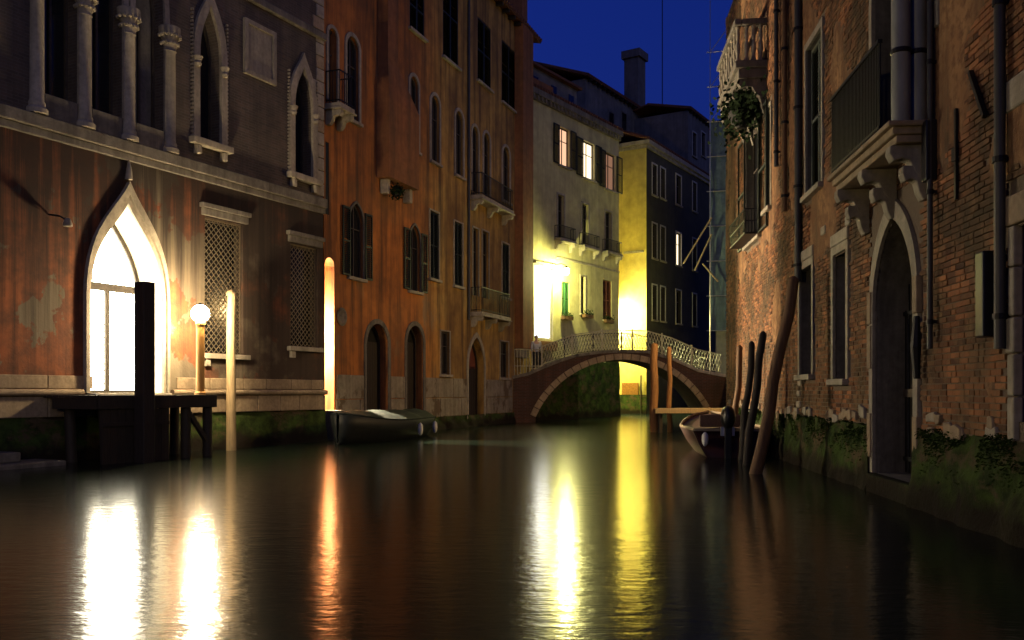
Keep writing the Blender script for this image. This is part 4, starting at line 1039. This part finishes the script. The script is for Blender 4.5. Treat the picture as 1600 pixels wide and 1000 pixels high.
# pipes and irons
def pipe(px, pt, pb, r, off=.1, name='downpipe', mat='lead', hoops=True):
    x = gx(px, -off); zt_ = min(FG.at(px, pt, -off)[1]+2, zG1); zb_ = FG.at(px, pb, -off)[1]
    p = MB().tube([(x,-off,zb_),(x,-off,zt_)], r, 12).build(name, mat, G, True)
    if hoops:
        z = zb_+.3
        while z < zt_: MB().lathe((x,-off,z), [(r*1.3,0),(r*1.3,.06)], 12).box(x-.02,x+.02,-off,0,z+.01,z+.05).build('clamp', 'iron', p); z += 1.6
pipe(1247, 0, 440, .075); pipe(1226, 0, 330, .06, mat='wood_brown'); pipe(1453, 190, 545, .035); pipe(1562, 0, 545, .055); pipe(1213, 0, 260, .05)
x, z = FG.at(1560, 460); MB().box(x-.1,x+.1,-.2,-.003,z-.45,z+.45).build('meter_box','plastic_black',G,bevel=.02)
x, z0 = FG.at(1500, 312); z1 = FG.at(1500,170)[1]; MB().box(x-.025,x+.025,-.06,-.028,z0,z1).box(x-.06,x+.06,-.075,-.061,(z0+z1)/2-.08,(z0+z1)/2+.08).build('tie_iron','iron',G)
(xa,za),(xb,zb) = FG.at(1525,112), FG.at(1548,182); MB().beam((xa,-.06,za),(xb,-.06,zb),.05).build('tie_iron','iron',G)
x, z = FG.at(1462, 215); MB().box(x-.05,x+.12,-.16,-.02,z-.55,z+.2).build('junction_box','plastic_black',G,bevel=.02)
x, z = FG.at(1445, 555); MB().tube([(x,-.1,z+.5),(x+.02,-.12,z+.1),(x,-.1,z-.3)],[.04,.07,.04],8).build('bell_chain','iron',G)
# far upper stone balcony
bw0, bw1 = gx(1165), gx(1200); zz = 9.45
ub = MB().box(bw0,bw1,-.78,-.003,zz,zz+.18).box(bw0+.05,bw1-.05,-.7,-.003,zz-.25,zz-.002).build('stone_balcony','stone_dark',G,bevel=.02)
MB().box(bw0,bw1,-.8,-.62,zz+1.05,zz+1.2).box(bw1-.17,bw1,-.615,-.003,zz+1.05,zz+1.2).build('handrail','stone_dark',ub,bevel=.02)
bal_prof = [(.06,0),(.06,.06),(.035,.1),(.065,.3),(.05,.45),(.03,.5),(.05,.6),(.04,.8),(.06,.82),(.06,.868)]
for k in range(8): MB().lathe((bw0+.15+(bw1-bw0-.3)*k/7,-.7,zz+.181), bal_prof, 10).build('baluster','stone',ub,True)
for k in range(3): MB().lathe((bw1-.09,-.5+k*.17,zz+.181), bal_prof, 10).build('baluster','stone',ub,True)
for k in range(4): scroll(bw0+.2+(bw1-bw0-.4)*k/3, .7, zz-.252, .18, 1.1).build('bracket','stone_dark',ub)
fm = MB(); 
iv = FG.root('ivy_basket'); iv.location = FG.w(bw1-.9, -.5, zz-1.15); tag(iv, 'dark trailing plant basket hanging under the high stone balcony', 'plant')
for k in range(700):
    v = Vector((random.gauss(0,.55), random.gauss(0,.24), random.gauss(0,.3))); a = Vector((random.uniform(-1,1),random.uniform(-1,1),random.uniform(-1,1))).normalized()*.07; b_ = a.orthogonal().normalized()*.05
    v.z += .35; v.y = min(v.y, .4); fm.quad(v-a, v+b_, v+a, v-b_)
fm.build('foliage','hedge',iv); MB().lathe((0,0,0),[(.12,-.1),(.3,.1),(.36,.3)],12).tube([(0,0,.2),(0,0,.98)],.015,6).build('basket','iron',iv)
# window basket low on the far shuttered window
e = FG.root('window_basket'); p_ = FG.w((rD[0]+rD[1])/2, 0, rD[2]); e.location = p_; tag(e, 'dark iron window basket under the far shuttered window of the brick palace', 'window basket')
m = MB(); wD = (rD[1]-rD[0])/2+.15
for k in range(15): m.beam((-wD+2*wD*k/14,-.42,.0),(-wD+2*wD*k/14,-.46,.6),.02)
for zz in (.0,.3,.6): m.beam((-wD,-.44,zz),(wD,-.44,zz),.03); m.beam((wD,-.44,zz),(wD,-.13,zz),.03); m.beam((-wD,-.44,zz),(-wD,-.13,zz),.03)
for k in range(5): m.beam((wD,-.42+k*.07,0),(wD,-.42+k*.07,.6),.02)
m.build('basket_bars','iron',e); MB().box(-wD,wD,-.45,-.14,-.03,-.005).build('basket_floor','iron',e)

p = Vector((8.3, FG.p.y+.75, 5.2)); wall_lantern('end_lantern', 'lit amber lantern on the hidden far end of the brick palace', p, Vector((8.3, FG.p.y+.1, 5.2)), 'lamp_gend', .15)
# ================================================================== MOORING POLES AND SMALL JETTY (right)
def pole3(label, p0, p1, r, mat, grp='leaning poles by the brick palace'):
    """two (px,py,depth) points; foot goes on down under the water"""
    a = Vector(((p0[0]-800)/FPX*p0[2], p0[2], CAMH+(HOR-p0[1])/FPX*p0[2])); b_ = Vector(((p1[0]-800)/FPX*p1[2], p1[2], CAMH+(HOR-p1[1])/FPX*p1[2]))
    d = (b_-a)/(b_.z-a.z); foot = a+d*(-1.3-a.z); e = empty('mooring_pole', (foot.x, foot.y, 0)); tag(e, label, 'mooring pole', grp)
    n = 8; pts = []
    for k in range(n+1):
        q = foot.lerp(b_, k/n)-e.location; pts.append(q+Vector((.025*math.sin(k*1.9+p0[0]), .02*math.cos(k*1.3), 0)))
    MB().tube(pts, [r*(1.15-.25*k/n) for k in range(n+1)], 12).build('shaft', mat, e, True)
    c = pts[-1]; MB().lathe(c, [(r*.95,-.02),(r*.8,.05),(r*.3,.1)], 10).build('head', mat, e, True)
pole3('thickest leaning mooring pole, nearest of those against the brick palace', (1182,740,16.4), (1240,440,16.4), .11, 'wood_brown')
pole3('thin dark leaning pole just left of the thickest leaning pole', (1166,725,18.3), (1192,525,18.3), .085, 'wood_dark')
pole3('dark leaning pole, second from the boat with the outboard motor', (1158,712,19.8), (1176,540,19.8), .08, 'wood_dark')
pole3('short leaning pole closest to the boat with the outboard motor', (1146,700,22.5), (1157,545,22.5), .08, 'wood_brown')
SJ = empty('small_jetty', (7.2, 33, 0)); tag(SJ, 'small timber jetty below the bridge beside two tall posts', 'jetty')
zj = 1.5-26/FPX*33
for k in range(7): MB().box(-1.95, 1.6, -.5+k*.2, -.5+k*.2+.185, zj-.06, zj).build('deck_plank', 'wood_pole', SJ)
MB().box(-2.0, 1.6, -.56, -.505, zj-.17, zj+.004).build('edge_board', 'wood_pole', SJ)
for x in (-1.8, -.2, 1.2):
    for y in (-.35, .75): MB().tube([(x,y,-1.3),(x,y,zj-.061)], .09, 10).build('pile', 'wood_dark', SJ, True)
for px, py, d, lb, r in ((1022,540,33.2,'taller amber brown post at the left corner of the small jetty',.15),(1046,546,33.4,'slimmer amber brown post standing up from the small jetty',.095)):
    pole3(lb, (px,660,d), (px,py,d), r, 'wood_jetty', 'posts of the small jetty')

# ================================================================== BOATS
def hull(L, Wd, zg, mat, name, parent, bow=.55, transom=.8, n=16):
    """x from stern (0) to bow (L)"""
    mb = MB(); prof = []
    for i in range(n+1):
        t_ = i/n; wd = Wd/2*(transom+(1-transom)*min(1,t_/.35)) if t_ < .35 else Wd/2*math.sqrt(max(0,1-((t_-.35)/.65)**2.2))
        zk = -.22+.45*max(0,t_-.6)**1.5*2; zz = zg+bow*max(0,t_-.45)**2*1.6
        prof.append((t_*L, max(wd,.03), zk, zz))
    m = 9
    for x, wd, zk, zz in prof:
        for k in range(m):
            a = -1+2*k/(m-1); s_ = abs(a)**1.6
            mb.v.append((x, wd*math.copysign(abs(a)**.62, a), zk+(zz-zk)*s_))
    for i in range(n):
        for k in range(m-1): a = i*m+k; mb.f.append((a, a+1, a+m+1, a+m))
    mb.f.append(tuple(range(m)))
    o = mb.build(name, mat, parent, True); sd = o.modifiers.new('skin', 'SOLIDIFY'); sd.thickness = .035; sd.offset = 1
    return o, prof
def rail(prof, mat, parent, r=.03):
    for sg in (-1, 1): MB().tube([(x, sg*wd, zz+.01) for x, wd, zk, zz in prof], r, 8).build('gunwale', mat, parent, True)
    x, wd, zk, zz = prof[0]; MB().beam((x,-wd,zz+.01),(x,wd,zz+.01),.06).build('transom_rail', mat, parent)
# covered boat by the orange palace, bow towards us
s1 = FB.at(560)[0]; e1p = FB.w(FB.at(600)[0]+.2, -1.15, 0)
b1 = empty('covered_boat', e1p, FB.rz+math.pi+R(6)); tag(b1, 'dark tarpaulin covered boat moored beside the orange palace', 'boat')
h1, pr = hull(6.2, 1.75, .62, 'hull_black', 'hull', b1, .5, n=32)
rail(pr, 'tarp_blue', b1, .035)
tm = MB(); m = 9
for i, (x, wd, zk, zz) in enumerate(pr[:-1]):
    for k in range(m):
        a = -1+2*k/(m-1); tm.v.append((x, wd*1.02*a, zz+.02+.24*(1-a*a)*(1+.2*math.sin(x*4))*min(1,(6.2-x)/1.5)+.05*noise.noise(Vector((x*4,a*3,0)))))
for i in range(len(pr)-2):
    for k in range(m-1): a = i*m+k; tm.f.append((a,a+m,a+m+1,a+1))
tm.build('tarpaulin', 'tarp_blue', b1, True)
for x, sg in ((.4,1),(2.2,1),(.3,-1)): 
    wd = pr[max(0,int(x/6.2*32))][1]; MB().lathe((x,sg*(wd+.1),.3), [(.02,.2),(.07,.14),(.085,0),(.07,-.14),(.02,-.2)], 10).build('fender', 'fender', b1, True)
# motor boat by the brick palace, stern towards us
b2 = empty('motor_boat', (4.95, 20.4, 0), R(82)); tag(b2, 'dark red motor boat with black outboard moored by the brick palace', 'boat')
h2, pr2 = hull(5.6, 1.95, .62, 'hull_red', 'hull', b2, .6)
rail(pr2, 'hull_cream', b2, .035)
dm = MB()
for i in range(3, 16):
    x, wd, zk, zz = pr2[i]; x2_, wd2, _, zz2 = pr2[min(i+1,15)] if i < 15 else pr2[15]
    if i < 15: dm.quad((x,-wd*.95,zz-.03),(x2_,-wd2*.95,zz2-.03),(x2_,0,zz2+.03),(x,0,zz+.03)); dm.quad((x,0,zz+.03),(x2_,0,zz2+.03),(x2_,wd2*.95,zz2-.03),(x,wd*.95,zz-.03))
dm.build('deck', 'deck_wood', b2)
MB().box(.9, 1.0, -.6, .6, .66, .95).box(.6, .88, -.55, .55, .3, .42).build('seat', 'deck_wood', b2, bevel=.02)
MB().tube([(1.6,-.75,.66),(1.6,-.72,1.0),(3.0,-.62,1.05),(3.2,-.62,.75)], .02, 8).build('hand_rail', 'steel', b2, True)
oc = MB().blob((-.22,.05,.92), .27, 3, 3, .08, (.85,.62,1.0)).build('outboard_motor', 'plastic_black', b2, True)
MB().box(-.3,-.14,-.03,.13,-.3,.72).build('motor_leg','plastic_black',oc,bevel=.02); MB().beam((-.1,.05,.75),(.45,.1,.85),.05).build('tiller','plastic_black',oc); MB().box(-.16,.02,-.1,.2,.5,.7).build('mount','steel',oc)
for y in (.55,-.75): MB().lathe((-.09,y,.42), [(.02,.16),(.07,.1),(.08,0),(.07,-.1),(.02,-.16)], 10).build('fender','fender',b2,True)

# ================================================================== PERSON at the foot of the bridge
def skinned(name, verts, edges, mat, parent, root=0, sub=2):
    me = bpy.data.meshes.new(name); me.from_pydata([v[:3] for v in verts], edges, []); o = bpy.data.objects.new(name, me); COL.objects.link(o); o.parent = parent
    o.modifiers.new('skin', 'SKIN'); 
    sv = me.skin_vertices[0].data if me.skin_vertices else None
    if sv is None:
        bm = bmesh.new(); bm.from_mesh(me); bm.verts.layers.skin.verify(); bm.to_mesh(me); bm.free(); sv = me.skin_vertices[0].data
    for i, v in enumerate(verts):
        r = v[3]; sv[i].radius = r if isinstance(r, tuple) else (r, r); sv[i].use_root = (i == root)
    ss = o.modifiers.new('smooth', 'SUBSURF'); ss.levels = ss.render_levels = sub; me.materials.append(M[mat]); return o
pv = [(0,0,.95,(.15,.11)),(0,0,1.2,(.14,.1)),(0,0,1.42,(.17,.1)),(0,-.01,1.52,.055),(0,-.02,1.62,(.075,.09)),(0,-.02,1.72,(.065,.08)),
      (.19,0,1.42,.055),(.25,.02,1.15,.042),(.26,-.06,.92,.03),(.26,-.08,.84,.035),(-.19,0,1.42,.055),(-.25,.02,1.15,.042),(-.26,-.06,.92,.03),(-.26,-.08,.84,.035),
      (.1,0,.9,.09),(.11,-.02,.5,.058),(.11,.02,.08,.04),(.11,-.12,.03,.04),(-.1,0,.9,.09),(-.1,.03,.5,.058),(-.1,.08,.08,.04),(-.1,-.06,.03,.04)]
pe_ = [(0,1),(1,2),(2,3),(3,4),(4,5),(2,6),(6,7),(7,8),(8,9),(2,10),(10,11),(11,12),(12,13),(0,14),(14,15),(15,16),(16,17),(0,18),(18,19),(19,20),(20,21)]
for sg, wr in ((1,9),(-1,13)):
    for k in range(5):
        n = len(pv); ox = -.03+.015*k; ln = (.05,.075,.085,.078,.06)[k]
        if k == 0: pv += [(sg*.245,-.11,.82,.009),(sg*.235,-.13,.79,.009)]
        else: pv += [(sg*.26+sg*.002,-.08+ox,.80-.01,.009),(sg*.255,-.085+ox,.80-ln,.008)]
        pe_ += [(wr,n),(n,n+1)]
ppx = 838; pd = 44.7; P = empty('person', ((ppx-800)/FPX*pd, pd, tz(bs(838))+.004), R(15)); P.scale = (.98,.98,.98)
tag(P, 'person in a pale jacket and dark trousers standing at the left foot of the bridge', 'person')
skinned('body', pv, pe_, 'skin', P)
jv = [(0,0,.9,(.17,.13)),(0,0,1.2,(.165,.125)),(0,0,1.41,(.185,.12)),(0,0,1.5,(.08,.075)),(.2,0,1.42,.075),(.255,.02,1.15,.06),(.265,-.05,.95,.048),(-.2,0,1.42,.075),(-.255,.02,1.15,.06),(-.265,-.05,.95,.048)]
skinned('jacket', jv, [(0,1),(1,2),(2,3),(2,4),(4,5),(5,6),(2,7),(7,8),(8,9)], 'jacket', P)
tv = [(0,0,.95,(.165,.125)),(.1,0,.87,.105),(.11,-.02,.5,.078),(.11,.02,.1,.062),(-.1,0,.87,.105),(-.1,.03,.5,.078),(-.1,.08,.1,.062)]
skinned('trousers', tv, [(0,1),(1,2),(2,3),(0,4),(4,5),(5,6)], 'trousers', P)
MB().blob((0,.005,1.71), .115, 2, 3, .1, (.82,.95,.85)).build('hair', 'hair', P, True)
